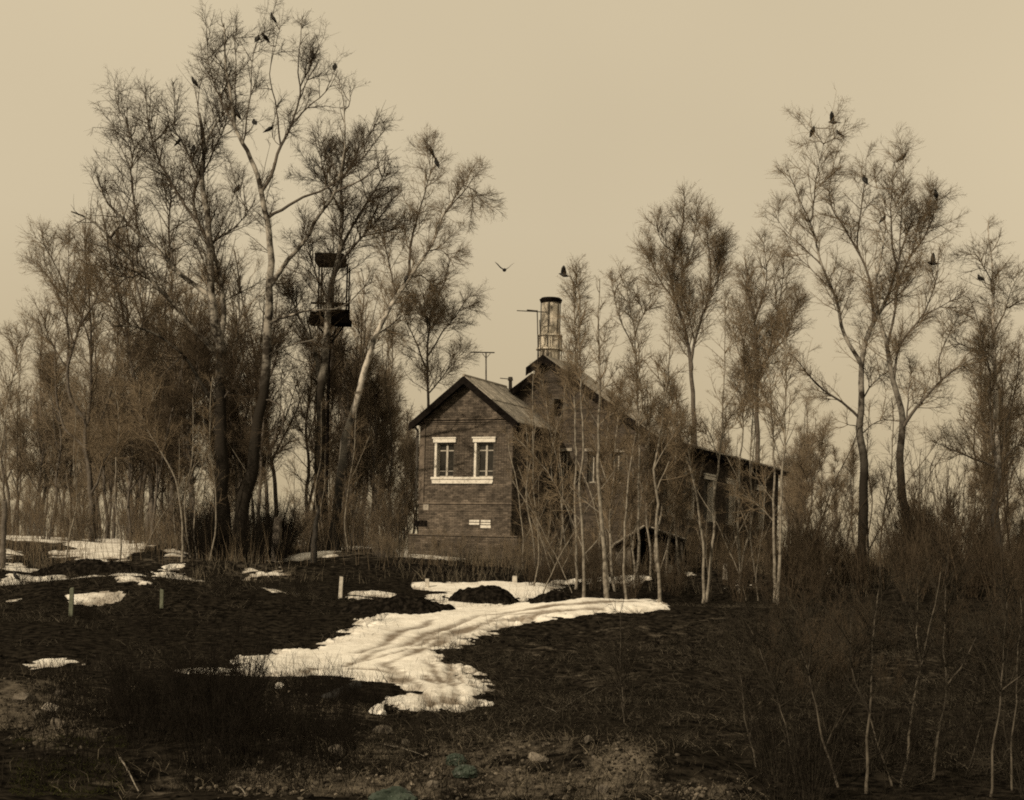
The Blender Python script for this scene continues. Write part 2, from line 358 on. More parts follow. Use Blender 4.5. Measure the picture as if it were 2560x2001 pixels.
ruts = [([(1600,1514),(1450,1520),(1330,1532),(1200,1548),(1110,1575),(1010,1625),(900,1665)], .16),
        ([(1500,1528),(1350,1542),(1230,1562),(1120,1598),(1040,1640),(960,1672),(1010,1715)], .16),
        ([(1400,1532),(1260,1546),(1150,1580),(1080,1612)], .12),
        ([(760,1680),(900,1680),(1000,1695),(1050,1730),(1080,1770)], .14), ([(1060,1660),(1090,1700),(1150,1740)], .10),
        ([(1120,1690),(1140,1735),(1130,1770)], .12), ([(1090,1740),(1170,1720)], .08), ([(1300,1538),(1180,1556),(1090,1590),(1000,1640),(880,1672),(760,1690)], .10), ([(1080,1560),(980,1600),(900,1640)], .14), ([(1110,1650),(1130,1690),(1180,1725),(1190,1765)], .09), ([(1060,1700),(1100,1720),(1110,1765)], .09)]
snow('snow_track', track, 'rutted snow covering the track that bends down from the terrace', T=.08, soft=.35, noise=.20, res=.06, ruts=ruts)
patches = [
 ([(470,1672),(560,1668),(585,1688),(500,1692)], 'broken remnant of snow behind the black shrubs at the left end of the track'),
 ([(1085,1464),(1217,1458),(1295,1453),(1414,1451),(1479,1439),(1538,1440),(1639,1447),(1570,1458),(1433,1462),(1378,1483),(1309,1497),(1140,1524),(1108,1529),(1098,1487)], 'snow behind the small earth mound at the track'),
 ([(969,1378),(988,1368),(1085,1369),(1187,1372),(1184,1397),(1059,1397),(1008,1391)], 'strip of snow below the brick house front'),
 ([(835,1354),(879,1357),(879,1377),(838,1375)], 'small snow patch left of the low wall'),
 ([(915,1357),(942,1357),(942,1375),(918,1376)], 'smallest snow patch at the end of the low wall'),
 ([(655,1402),(750,1388),(838,1379),(838,1389),(740,1401),(690,1408)], 'long thin snow line below the big trees'),
 ([(150,1352),(224,1353),(346,1350),(342,1397),(244,1404),(147,1396),(140,1380),(205,1376)], 'broad snow field on the left terrace'),
 ([(0,1340),(58,1342),(189,1345),(150,1358),(0,1357)], 'snow strip at the far left edge of the thicket'),
 ([(0,1406),(42,1400),(85,1408),(74,1436),(32,1458),(0,1460)], 'snow slope at the left edge with a crow on it'),
 ([(0,1378),(38,1380),(34,1397),(0,1402)], 'little snow patch above the left snow slope'),
 ([(150,1440),(256,1443),(369,1431),(449,1412),(430,1442),(353,1456),(272,1462)], 'curved snow band below the left terrace'),
 ([(408,1374),(441,1374),(438,1392),(410,1392)], 'snow spot left of the two big trunks'),
 ([(625,1424),(690,1427),(700,1437),(640,1440)], 'snow spot right of the two big trunks'),
 ([(15,1500),(70,1492),(60,1502),(20,1508)], 'thin snow remnant at the left border of the dark bank'),
 ([(190,1494),(266,1489),(268,1494),(230,1497),(200,1500)], 'ragged snow remnant between the two greenish posts'),
 ([(879,1478),(963,1482),(945,1494),(885,1496)], 'snow patch below the pale leaning post'),
 ([(670,1482),(745,1478),(745,1486),(672,1489)], 'thin snow bar left of the pale post'),
 ([(92,1652),(246,1640),(300,1652),(200,1660),(110,1664)], 'ragged snow remnant low on the left bank'),
 ([(1729,1438),(1771,1443),(1864,1444),(1830,1466),(1779,1474),(1765,1455)], 'snow at the foot of the white post right'),
]
for pts, lab in patches: snow('snow_patch', pts, lab, T=.045, soft=.5, noise=(.22 if any(k in lab for k in ('thin', 'ragged', 'spot', 'remnant', 'strip')) else .5), res=.13)

# ------------------------------------------------------------------ tubes and trees
def tubes(Ps, Rs, S):
    "Ps (N,K,3), Rs (N,K) -> verts, quads"
    N, K, _ = Ps.shape
    T = np.gradient(Ps, axis=1); T /= np.linalg.norm(T, axis=2, keepdims=True) + 1e-9
    ov = Ps[:, -1] - Ps[:, 0]; ov /= np.linalg.norm(ov, axis=1, keepdims=True) + 1e-9
    ref = np.where(np.abs(ov[:, 2:3]) > .75, np.array([[.93, .36, 0.]]), np.array([[.1, .2, 1.]]))
    n = np.cross(T, ref[:, None, :]); n /= np.linalg.norm(n, axis=2, keepdims=True) + 1e-9
    b = np.cross(T, n)
    a = np.arange(S) * 2 * np.pi / S
    V = Ps[:, :, None] + Rs[:, :, None, None] * (np.cos(a)[None, None, :, None] * n[:, :, None] + np.sin(a)[None, None, :, None] * b[:, :, None])
    i = np.arange(N * K * S).reshape(N, K, S); j = np.roll(i, -1, 2)
    Q = np.stack([i[:, :-1], j[:, :-1], j[:, 1:], i[:, 1:]], -1).reshape(-1, 4)
    return V.reshape(-1, 3), Q
def merge(parts):
    Vs, Qs, n = [], [], 0
    for V, Q in parts: Vs.append(V); Qs.append(Q + n); n += len(V)
    return np.concatenate(Vs), np.concatenate(Qs)
def resample(pts, rad, step, jit=0., g=rng):
    pts = np.asarray(pts, float); L = np.r_[0, np.cumsum(np.linalg.norm(np.diff(pts, axis=0), axis=1))]
    n = max(4, int(L[-1] / step) + 1); s = np.linspace(0, L[-1], n)
    q = np.stack([np.interp(s, L, pts[:, k]) for k in range(3)], 1)
    for _ in range(2): q[1:-1] = .25 * q[:-2] + .5 * q[1:-1] + .25 * q[2:]
    if jit:
        j = g.normal(size=q.shape) * jit; j[1:-1] = (j[:-2] + j[1:-1] + j[2:]) / 2; j[0] = 0; q = q + j
    r = rad[0] + (rad[1] - rad[0]) * (s / L[-1]) ** .85
    return q, r
def spawn(strands, n, L, ang, K, r, g, t0=.25, up=.1, wobble=.18, taper=.35, lenpow=.6):
    """grow n children from a list of (P(k,3)) strands or an (N,K,3) array. L = (lo,hi) length, shorter toward the tip."""
    if isinstance(strands, list):
        SP = [p for p, _ in strands]; SR = [q for _, q in strands]
        ln = np.array([np.linalg.norm(np.diff(p, axis=0), axis=1).sum() for p in SP])
        idx = g.choice(len(SP), n, p=ln / ln.sum()); t = g.uniform(t0, 1, n)
        pos = np.empty((n, 3)); tan = np.empty((n, 3)); pr = np.empty(n)
        for i in range(n):
            p = SP[idx[i]]; x = t[i] * (len(p) - 1.001); k = int(x); f = x - k
            pos[i] = p[k] * (1 - f) + p[k + 1] * f; tan[i] = p[k + 1] - p[k]; pr[i] = SR[idx[i]][k]
    else:
        Pa, Ra = strands; ln = np.linalg.norm(Pa[:, -1] - Pa[:, 0], axis=1) * g.exponential(size=len(Pa)) ** .7
        idx = g.choice(len(Pa), n, p=ln / ln.sum()); t = g.uniform(t0, 1, n)
        x = t * (Pa.shape[1] - 1.001); k = x.astype(int); f = (x - k)[:, None]
        pos = Pa[idx, k] * (1 - f) + Pa[idx, k + 1] * f; tan = Pa[idx, k + 1] - Pa[idx, k]; pr = Ra[idx, k]
    tan /= np.linalg.norm(tan, axis=1, keepdims=True) + 1e-9
    rd = g.normal(size=(n, 3)); rd -= (rd * tan).sum(1, keepdims=True) * tan; rd /= np.linalg.norm(rd, axis=1, keepdims=True)
    a = np.radians(g.uniform(ang[0], ang[1], n))[:, None]
    d = np.cos(a) * tan + np.sin(a) * rd
    ll = g.uniform(L[0], L[1], n) * (1 - .68 * t ** 2)
    st = (ll / (K - 1))[:, None]
    out = np.empty((n, K, 3)); out[:, 0] = pos
    cv = g.normal(size=(n, 3)) * wobble * .6
    for k in range(1, K):
        d = d + cv + g.normal(size=(n, 3)) * wobble + np.array([0, 0, up]); d /= np.linalg.norm(d, axis=1, keepdims=True)
        out[:, k] = out[:, k - 1] + d * st
    r0 = np.minimum(g.uniform(r * .75, r * 1.25, n), pr * .8 + .001)
    R = r0[:, None] * (1 - (1 - taper) * np.linspace(0, 1, K))[None]
    return out, R
def crown_mesh(name, src, counts, Ls, g, rads=(.017, .008, .0045), ang=(28, 62), ups=(.10, .05, .0), t0=.3, org=None, dens=1., extra=None, ks=(5, 3, 2)):
    n1, n2, n3 = [max(3, int(c * dens)) for c in counts]
    A = spawn(src, n1, Ls[0], ang, ks[0], rads[0], g, t0=t0, up=ups[0], wobble=.13)
    B = spawn(A, n2, Ls[1], ang, ks[1], rads[1], g, t0=.15, up=ups[1], wobble=.15)
    C = spawn(B, n3, Ls[2], (20, 65), ks[2], rads[2], g, t0=.1, up=ups[2], wobble=.28)
    parts = [tubes(*A, 4), tubes(*B, 3), tubes(*C, 3)]
    if extra: parts += extra
    V, Q = merge(parts)
    if org is not None: V = V - org
    return fastmesh(name, V, Q)
TRI = [0]
PALE = {(680, 811), (678, 900), (303, 623), (537, 1031)}
HERO = {}
def hero(name, label, D, trunk, limbs, counts, Ls, seed, bark='birch', twig='twig', r=(.25, .05), group=None, t0=.3, perches=(), spread=.25, dens=1., ups=(.10, .05, 0.), cat='tree', rads=(.016, .008, .0046), dtop=0., base=True, step=.35, jit=.03):
    g = np.random.default_rng(seed)
    n = len(trunk); tp = [P(x, y, D + dtop * i / max(1, n - 1)) for i, (x, y) in enumerate(trunk)]
    if base:
        b = tp[0].copy(); b[2] = h(b[0], b[1]) - .15
        if tp[0][2] > b[2] + .1: tp.insert(0, b)
        else: tp[0][2] = min(tp[0][2], b[2])
        while len(tp) > 2 and tp[1][2] <= tp[0][2] + .1: tp.pop(1)
    org = np.array([tp[0][0], tp[0][1], h(tp[0][0], tp[0][1])])
    T = resample(tp, r, step, jit, g)
    fl = 1 + .35 * np.exp(-np.linspace(0, 1, len(T[1])) * 22); T = (T[0], T[1] * fl)
    root = empty(name, org, label, cat, group)
    V, Q = tubes(T[0][None] - org, T[1][None], 10)
    me = fastmesh('trunk', V, Q); link('trunk', me, M[bark], root)
    strands = [(T[0][int(len(T[0]) * .45):], T[1][int(len(T[0]) * .45):])]
    for li in limbs:
        pts, r0 = li[0], li[1]; r1 = li[2] if len(li) > 2 else r0 * .3
        off = g.uniform(-1, 1) * spread * len(pts) * 1.0 if len(li) < 4 else li[3]
        # start depth: the distance of the trunk (or limb) where it leaves it
        s0 = P(pts[0][0], pts[0][1], D); allp = np.concatenate([T[0]] + [s[0] for s in strands[1:]])
        dd = np.hypot(allp[:, 0] - s0[0], allp[:, 2] - s0[2]); kk = dd.argmin(); D0 = allp[kk, 1]
        pp = [P(x, y, D0 + off * i / (len(pts) - 1)) for i, (x, y) in enumerate(pts)]
        if dd[kk] < .8: pp[0] = allp[kk]
        S = resample(pp, (r0, r1), step, jit, g); strands.append(S)
        V, Q = tubes(S[0][None] - org, S[1][None], 7)
        link('limb', fastmesh('limb', V, Q), M[bark if (r0 > .085 or cat != 'tree' or li[0][0] in PALE) else 'bark'], root)
    ex = []
    for (bx, by) in perches:
        foot = P(bx, by, D); allp = np.concatenate([s[0] for s in strands] + [T[0]])
        dist = np.linalg.norm(allp - foot, axis=1) + np.where(allp[:, 2] > foot[2] - .3, 4., 0)
        kk = dist.argmin(); a = allp[kk]; foot = P(bx, by, a[1] if dist[kk] < 6 else D)
        BIRDFOOT[(bx, by)] = foot
        mid = (a + foot) / 2 + np.array([g.uniform(-.15, .15), 0, -.12]); tip = foot + np.array([g.uniform(-.1, .1), 0, .25])
        q, rr = resample([a, mid, foot, tip], (.022, .006), .25, .015, g)
        ex.append(tubes(q[None] - 0, rr[None], 4)); strands.append((q, rr))
    me = crown_mesh('crown', strands, counts, Ls, g, rads=rads, t0=t0, org=org, dens=dens, extra=ex, ups=ups)
    link('crown', me, M[twig], root)
    TRI[0] += len(me.polygons) * 2
    return root
BIRDFOOT = {}
#TREES
pA = [(484,212),(447,362),(484,378),(594,480)]
hero('birch_tree', 'big old tree with a straight black trunk, left one of the two big trunks', 70,
     [(561,1373),(554,1186),(551,1022),(551,905),(556,862),(533,811),(528,745),(526,690),(524,630),(518,540),(505,450),(510,360),(500,280)],
     [([(551,905),(535,875),(481,820),(453,783),(406,731),(364,689),(303,623),(261,578),(225,545),(180,530)], .13, .03, -2),
      ([(528,745),(500,722),(434,670),(397,623),(343,582),(300,540),(262,500),(240,440)], .12, .03, 2),
      ([(556,862),(561,773),(556,703),(528,615),(487,545),(483,471),(505,400),(530,320),(585,250)], .12, .03, 1),
      ([(537,1031),(500,956),(467,890),(425,862),(378,825),(317,813),(280,820)], .10, .025, -2.5),
      ([(467,890),(445,905),(410,925),(395,945)], .04, .015, -1),
      ([(487,545),(440,480),(400,410),(372,330),(365,220)], .07, .012, 1.5),
      ([(343,582),(330,500),(325,420),(338,360),(300,280),(285,220)], .05, .01, 1),
      ([(505,450),(470,380),(430,320),(410,250)], .05, .01, -1.5),
      ([(483,471),(520,400),(560,330),(580,250),(575,180)], .05, .01, 1),
      ([(434,670),(420,590),(425,510),(440,430)], .06, .012, 2.5), ([(303,623),(310,540),(330,470)], .05, .012, -2),
      ([(364,689),(330,700),(285,690),(240,660)], .04, .012, -2), ([(528,615),(600,560),(640,500)], .05, .012, -1.5),
      ([(551,1000),(600,930),(625,880)], .04, .012, -1)],
     (400, 4000, 20000), ((1.2, 3.0), (.6, 1.4), (.2, .5)), 1, rads=(.02, .009, .0048), bark='birch_black', twig='twig_dark', r=(.34, .06), perches=pA, t0=.15)
pB = [(680,52),(644,105),(662,101),(782,145),(837,175),(592,292),(636,314),(675,330),(823,376)]
hero('birch_tree', 'tallest tree left of the house, dark trunk leaning right with a pale upper stem', 68.5,
     [(600,1372),(602,1279),(628,1200),(640,1092),(657,998),(669,919),(669,834),(673,755),(676,694),(673,600),(671,574),(655,484),(635,410),(610,361),(585,320),(580,250),(560,160),(563,60)],
     [([(673,712),(706,661),(762,609),(782,574),(790,549),(827,496),(856,426),(864,369),(864,246),(850,205)], .11, .012, -2),
      ([(655,484),(680,439),(700,361),(729,320),(749,246),(753,205),(741,176),(752,110),(755,40)], .08, .008, 1.5),
      ([(753,205),(774,176),(778,140)], .03, .01, 0),
      ([(729,312),(770,266),(815,238),(844,178)], .04, .01, 1),
      ([(692,549),(729,512),(831,459),(900,400),(960,330)], .07, .012, 2),
      ([(680,811),(715,787),(776,776),(842,778),(889,745),(893,726),(940,700)], .06, .015, -2.5),
      ([(678,900),(697,876),(739,858),(800,846)], .05, .015, -1.5),
      ([(864,300),(880,260),(875,230)], .03, .008, 0),
      ([(585,320),(590,200),(587,120),(596,50)], .04, .007, .5), ([(610,361),(625,250),(628,160),(640,90),(660,60)], .04, .007, -1),
      ([(700,361),(690,260),(672,180),(690,110),(705,50)], .04, .007, -1), ([(690,180),(684,110),(682,56)], .02, .006, -1),
      ([(749,246),(770,190),(805,140),(790,90)], .03, .006, 1), ([(585,320),(545,240),(520,170),(525,90),(515,40)], .04, .007, .5),
      ([(856,426),(900,380),(930,330),(945,270)], .04, .008, -1), ([(827,496),(880,460),(930,440),(970,380)], .05, .01, -2),
      ([(706,661),(760,690),(800,700)], .03, .01, -2), ([(657,998),(700,1005),(712,1040),(700,1120)], .03, .01, -1.5)],
     (240, 1900, 9000), ((.8, 2.0), (.4, 1.0), (.18, .42)), 2, rads=(.018, .009, .0048), bark='birch_black', twig='twig_dark', r=(.30, .025), perches=pB, t0=.22)
hero('birch_tree', 'third big tree, black lower trunk standing beside the lookout mast', 74,
     [(795,1340),(800,1186),(804,1092),(804,1022),(804,951),(815,870),(822,760),(832,690),(848,640),(855,540),(850,450),(865,370)],
     [([(804,951),(795,919),(781,862),(748,806),(735,760),(700,700)], .10, .03, 1.5),
      ([(832,690),(870,630),(910,590),(960,540),(985,490)], .08, .02, -1.5), ([(848,640),(880,560),(930,490),(960,430),(975,400)], .07, .015, 1.5),
      ([(855,540),(820,470),(800,400),(810,340)], .05, .012, 1.5), ([(850,450),(890,400),(930,360)], .04, .01, -1), ([(822,760),(790,700),(775,640),(760,560)], .05, .012, -1),
      ([(910,590),(960,580),(1010,560)], .04, .01, 1)],
     (280, 2800, 13500), ((1.0, 2.6), (.5, 1.2), (.22, .55)), 3, rads=(.02, .009, .0048), bark='birch_black', twig='twig_dark', r=(.30, .04), t0=.2)
pD = [(1077,385),(1090,413),(1019,700)]
hero('birch_tree', 'leaning birch with a mottled pale trunk slanting right toward the house', 72,
     [(836,1315),(850,1200),(862,1090),(891,996),(938,844),(985,750),(1026,692),(1067,633),(1113,527),(1160,457),(1190,410)],
     [([(1026,692),(1022,620),(1050,520),(1075,440),(1082,380)], .07, .01, 1.5), ([(1113,527),(1170,470),(1185,440)], .04, .01, -1),
      ([(1067,633),(1110,620),(1125,650)], .03, .01, -1), ([(985,750),(975,680),(960,600),(955,540)], .05, .012, 1.5), ([(1160,457),(1195,480),(1205,520)], .03, .008, -1), ([(938,844),(990,800),(1030,770)], .04, .01, 1),
      ([(1026,692),(1060,680),(1090,730)], .03, .01, 1)],
     (190, 1900, 9500), ((.9, 2.0), (.45, 1.0), (.2, .5)), 4, bark='birch', twig='twig', r=(.22, .02), perches=pD, t0=.2)
pE = [(1068,807),(1088,812)]
hero('birch_tree', 'mid sized bare tree rising behind the left corner of the house, two crows in it', 80,
     [(1068,1300),(1070,1050),(1069,900),(1072,830),(1085,760),(1110,700),(1125,650)],
     [([(1069,930),(1040,860),(1010,800),(1000,740)], .05, .012, 1.5), ([(1070,900),(1110,830),(1150,780),(1175,740)], .05, .01, -1.5), ([(1072,830),(1060,760),(1050,700)], .04, .01, 1), ([(1069,980),(1120,920),(1160,880)], .04, .01, -1)],
     (170, 1900, 9500), ((1.0, 2.2), (.5, 1.1), (.22, .5)), 5, bark='bark', twig='twig', r=(.12, .02), perches=pE, t0=.15)
hero('bare_tree', 'forked grey tree on the snowy left terrace, branching low like a candelabra', 79,
     [(230,1275),(225,1180),(211,1119),(212,1058),(213,1030)],
     [([(206,1123),(159,1072),(140,992),(135,900),(150,800)], .07, .012, 1.5), ([(211,1058),(173,997),(164,922),(187,866),(201,819),(215,740),(210,650)], .10, .012, -1),
      ([(164,922),(170,840),(165,760),(175,680),(168,600)], .06, .012, 1.5), ([(230,1230),(244,1203),(258,1151),(286,1123),(300,1060)], .06, .012, -1.5), ([(187,866),(160,780),(130,700),(85,650)], .05, .01, 1.5),
      ([(201,819),(240,760),(255,690),(260,640)], .05, .01, -1.5), ([(164,922),(120,850),(110,770)], .04, .01, -1)],
     (200, 2000, 9500), ((1.2, 2.6), (.5, 1.2), (.22, .5)), 6, bark='bark', twig='twig', r=(.16, .07), t0=.3, ups=(.18, .1, 0))
pG = [(2032,335),(2083,315),(2098,342),(2161,457),(2209,555)]
hero('birch_tree', 'tall spreading birch right of the house, left one of the right hand pair', 68,
     [(2158,1440),(2158,1338),(2160,1262),(2162,1205),(2162,1128),(2147,1071),(2154,1033),(2154,938),(2153,906),(2165,845),(2181,812),(2202,775),(2227,738),(2243,660),(2262,600),(2290,540)],
     [([(2150,925),(2140,898),(2103,824),(2099,763),(2087,734),(2054,672),(2042,619),(2034,566),(2021,545),(1993,496),(1980,447),(1960,410)], .09, .01, -1.5),
      ([(2034,566),(2038,529),(2038,488),(2046,426),(2060,360)], .04, .008, 0),
      ([(2181,812),(2181,734),(2169,672),(2140,619),(2108,570),(2079,533),(2070,470),(2090,380)], .07, .01, 1.5),
      ([(2143,1041),(2105,1003),(2059,976),(2028,946),(1998,908),(1965,880)], .06, .012, -2),
      ([(2146,1073),(2125,1062),(2115,1060)], .03, .01, -.5), ([(2155,1010),(2180,960),(2215,930)], .04, .012, 1), ([(2165,1080),(2185,1055),(2215,1045),(2240,1050)], .03, .01, 1),
      ([(2140,619),(2150,540),(2160,470),(2165,400)], .04, .008, 1), ([(2243,660),(2225,560),(2230,470),(2240,400)], .05, .008, -1), ([(2202,775),(2270,720),(2310,660)], .04, .01, -1),
      ([(2087,734),(2060,700),(2000,650),(1965,600)], .03, .008, 1), ([(2054,672),(1990,600),(1930,530)], .03, .008, 1)],
     (280, 2600, 12500), ((.9, 2.1), (.45, 1.0), (.2, .48)), 7, bark='birch_low', twig='twig', r=(.25, .02), perches=pG, t0=.2)
pG2 = [(2258,401),(2339,493),(2333,668)]
hero('birch_tree', 'mottled birch with a long bough to the right, right one of the right hand pair', 67,
     [(2282,1400),(2268,1300),(2249,1224),(2251,1148),(2257,1083),(2249,1026),(2242,976),(2226,930),(2218,865),(2206,824),(2194,795),(2185,730),(2200,650),(2215,560)],
     [([(2257,1072),(2265,1056),(2291,1022),(2322,980),(2341,953),(2394,923),(2428,900),(2456,886)], .08, .015, -1.5), ([(2268,1050),(2272,999),(2266,968),(2290,940)], .04, .012, .5),
      ([(2218,865),(2239,763),(2247,713),(2280,640),(2300,560),(2320,500)], .06, .01, 1.5), ([(2238,950),(2247,857),(2304,800),(2313,779),(2345,700),(2350,620)], .06, .01, -1),
      ([(2341,953),(2345,900),(2370,850),(2390,800)], .04, .01, 1), ([(2247,713),(2250,620),(2255,500),(2257,420)], .04, .008, .5), ([(2280,640),(2330,560),(2350,480)], .04, .008, 1.5),
      ([(2304,800),(2360,760),(2400,740)], .03, .01, -1)],
     (250, 2300, 11000), ((.9, 2.1), (.45, 1.0), (.2, .48)), 8, bark='birch_low', twig='twig', r=(.24, .02), perches=pG2, t0=.2)
pH = [(2450,703)]
hero('birch_tree', 'rightmost tall birch with a burl where its stems fan out', 71,
     [(2500,1400),(2488,1300),(2485,1243),(2497,1205),(2497,1167),(2490,1060),(2487,980),(2489,922),(2485,824),(2480,700),(2474,600),(2472,560)],
     [([(2490,1174),(2447,1151),(2371,1121),(2325,1102)], .05, .01, -1), ([(2500,1160),(2530,1120),(2565,1100)], .05, .015, 1), ([(2497,1167),(2510,1090),(2530,1020),(2545,930),(2550,850)], .06, .012, 1.5),
      ([(2492,1170),(2475,1080),(2478,980),(2470,900),(2450,820),(2420,740)], .06, .012, -1.5), ([(2485,824),(2520,760),(2540,700)], .04, .01, 1), ([(2470,900),(2430,870),(2380,850)], .04, .01, 1.5), ([(2480,700),(2450,650),(2430,620)], .03, .008, -1),
      ([(2485,1180),(2460,1200),(2440,1215)], .03, .01, -.5)],
     (220, 2200, 10500), ((.9, 2.2), (.45, 1.0), (.2, .5)), 9, bark='birch', twig='twig', r=(.22, .02), perches=pH, t0=.15)
hero('birch_tree', 'dense oval crowned birch standing behind the main roof', 98,
     [(1740,1200),(1735,1050),(1732,960),(1721,872),(1707,802),(1689,759),(1679,696),(1690,620),(1715,540),(1712,500)],
     [([(1732,930),(1735,854),(1756,784),(1774,749),(1777,679),(1770,590),(1775,545)], .10, .015, -1.5), ([(1689,759),(1650,700),(1625,650),(1620,600)], .06, .012, 1.5), ([(1774,749),(1800,690),(1810,600)], .05, .012, 1), ([(1690,640),(1650,600),(1640,560)], .04, .01, -1.5), ([(1735,854),(1700,700),(1735,600),(1745,520)], .05, .01, 1)],
     (260, 3200, 15000), ((1.3, 2.8), (.6, 1.4), (.28, .62)), 10, bark='bark', twig='twig', r=(.22, .03), t0=.15, ups=(.25, .15, .05), rads=(.022, .010, .0062))
hero('birch_tree', 'dense bushy birch between the house end and the right hand pair of trunks', 92,
     [(1895,1300),(1893,1100),(1893,900),(1885,800),(1870,730),(1865,660)],
     [([(1893,950),(1930,860),(1950,760),(1960,650)], .07, .015, 1), ([(1885,800),(1920,700),(1910,620)], .06, .012, -1.5), ([(1893,1000),(1860,900),(1850,780)], .05, .012, 1.5), ([(1893,930),(1960,850),(2000,750)], .05, .012, -1.5)],
     (210, 2500, 11000), ((1.3, 2.8), (.6, 1.4), (.28, .62)), 12, bark='bark', twig='twig', r=(.2, .03), t0=.1, ups=(.22, .12, .03), rads=(.022, .010, .0062))

# thin pale saplings in front of the house
SAP = [
 ('slim pale birch sapling with a low side fork, left of the thickest sapling', 55, [(1460,1499),(1462,1399),(1454,1325),(1450,1248),(1454,1132),(1456,1004),(1452,919),(1448,800),(1440,690)], [([(1462,1399),(1496,1352),(1510,1320)], .025, .01), ([(1452,1310),(1420,1260),(1400,1235)], .02, .008)], .055),
 ('thickest of the pale saplings in front of the house, one straight white stem', 54.5, [(1520,1518),(1512,1441),(1504,1325),(1500,1229),(1495,1113),(1500,977),(1497,900),(1495,800),(1500,700)], [([(1498,1270),(1450,1235),(1420,1215)], .02, .008), ([(1496,1075),(1520,1045),(1560,1010)], .02, .007), ([(1497,1060),(1470,1020),(1455,970)], .02, .007)], .085),
 ('thin pale sapling right of the thickest one, slightly curved', 55, [(1566,1518),(1560,1441),(1562,1340),(1564,1248),(1576,1163),(1590,1080),(1597,960),(1600,860)], [], .045),
 ('zigzag pale sapling with a kink at eave height', 55, [(1651,1518),(1647,1440),(1642,1383),(1645,1248),(1630,1171),(1655,1055),(1667,958),(1672,850),(1690,760)], [([(1648,1225),(1670,1170),(1685,1130)], .025, .008), ([(1640,1165),(1680,1090),(1700,1030)], .02, .007)], .06),
 ('left stem of the V shaped sapling pair, leaning left', 58, [(1758,1490),(1760,1440),(1760,1364),(1748,1260),(1717,1151),(1690,1047),(1665,990),(1640,900)], [([(1730,1200),(1718,1120),(1718,1050)], .02, .007)], .055),
 ('right stem of the V shaped sapling pair, rising straight', 58.4, [(1765,1490),(1783,1383),(1787,1248),(1794,1151),(1806,1074),(1808,939),(1812,850),(1815,760)], [([(1794,1151),(1775,1090),(1760,1050)], .02, .007), ([(1800,1110),(1840,1060),(1870,1040)], .02, .007)], .055),
 ('left of the two close pale saplings at the right end of the house', 57, [(1938,1480),(1935,1422),(1934,1287),(1935,1151),(1930,1016),(1922,939),(1915,830)], [([(1934,1300),(1890,1250),(1860,1240)], .02, .007), ([(1934,1260),(1905,1220),(1880,1180)], .02, .007)], .06),
 ('right of the two close pale saplings, dark at its foot', 56, [(1945,1513),(1950,1440),(1951,1383),(1953,1248),(1962,1120),(1963,1000),(1965,900),(1960,800)], [], .065),
 ('feathery young birch beside the chimney with a pointed crown', 60, [(1440,1460),(1438,1300),(1436,1100),(1440,900),(1438,780),(1436,680)], [], .05),
 ('young birch with pale stem standing left of the oval crowned birch', 62, [(1597,1440),(1595,1300),(1598,1100),(1594,960),(1590,860),(1580,760),(1545,680)], [([(1592,900),(1550,800),(1530,700)], .03, .01), ([(1590,840),(1620,760),(1640,720)], .03, .01)], .06),
 ('pale birch stem leaning over the annex corner', 66, [(1420,1420),(1405,1250),(1390,1120),(1368,1050),(1360,980),(1350,930)], [([(1392,1100),(1405,1050),(1415,970),(1412,920)], .03, .01)], .04),
 ('thin diagonal sapling crossing the dark side wall of the annex', 64, [(1480,1420),(1430,1300),(1385,1200),(1330,1130),(1285,1090)], [([(1385,1200),(1380,1120),(1390,1050)], .02, .008)], .03),
 ('slender birch rising through the right eave of the house', 60, [(1850,1470),(1845,1300),(1850,1150),(1862,1000),(1858,850),(1850,760)], [], .045),
 ('thin pale leaning birch at the left border of the picture', 66, [(-15,1330),(0,1130),(19,1000),(38,920),(55,870),(80,810)], [([(38,920),(40,870),(40,820)], .03, .01)], .06),
 ('thin leaning sapling left of the two big trunks', 64, [(458,1290),(440,1200),(410,1130),(370,1080),(345,1040),(352,960)], [([(352,1045),(380,990),(400,960)], .02, .008)], .045),
 ('thin sapling at the edge of the left snow field', 66, [(300,1340),(290,1250),(285,1150),(300,1050),(290,950)], [], .035),
]
for i, (lab, D, tr, lb, r0) in enumerate(SAP):
    big = i in (8, 9, 12)
    hero('birch_sapling', lab, D, tr, lb, (70 if big else 45, 520 if big else 260, 2600 if big else 1000), ((.6, 1.8), (.3, .8), (.15, .4)), 40 + i, bark='sapling', twig='twig', r=(r0, .012),
         group='young birches in front of the house' if i < 13 else None, t0=.2, rads=(.013, .008, .005), ups=(.22, .1, 0), cat='sapling', dens=1.0)
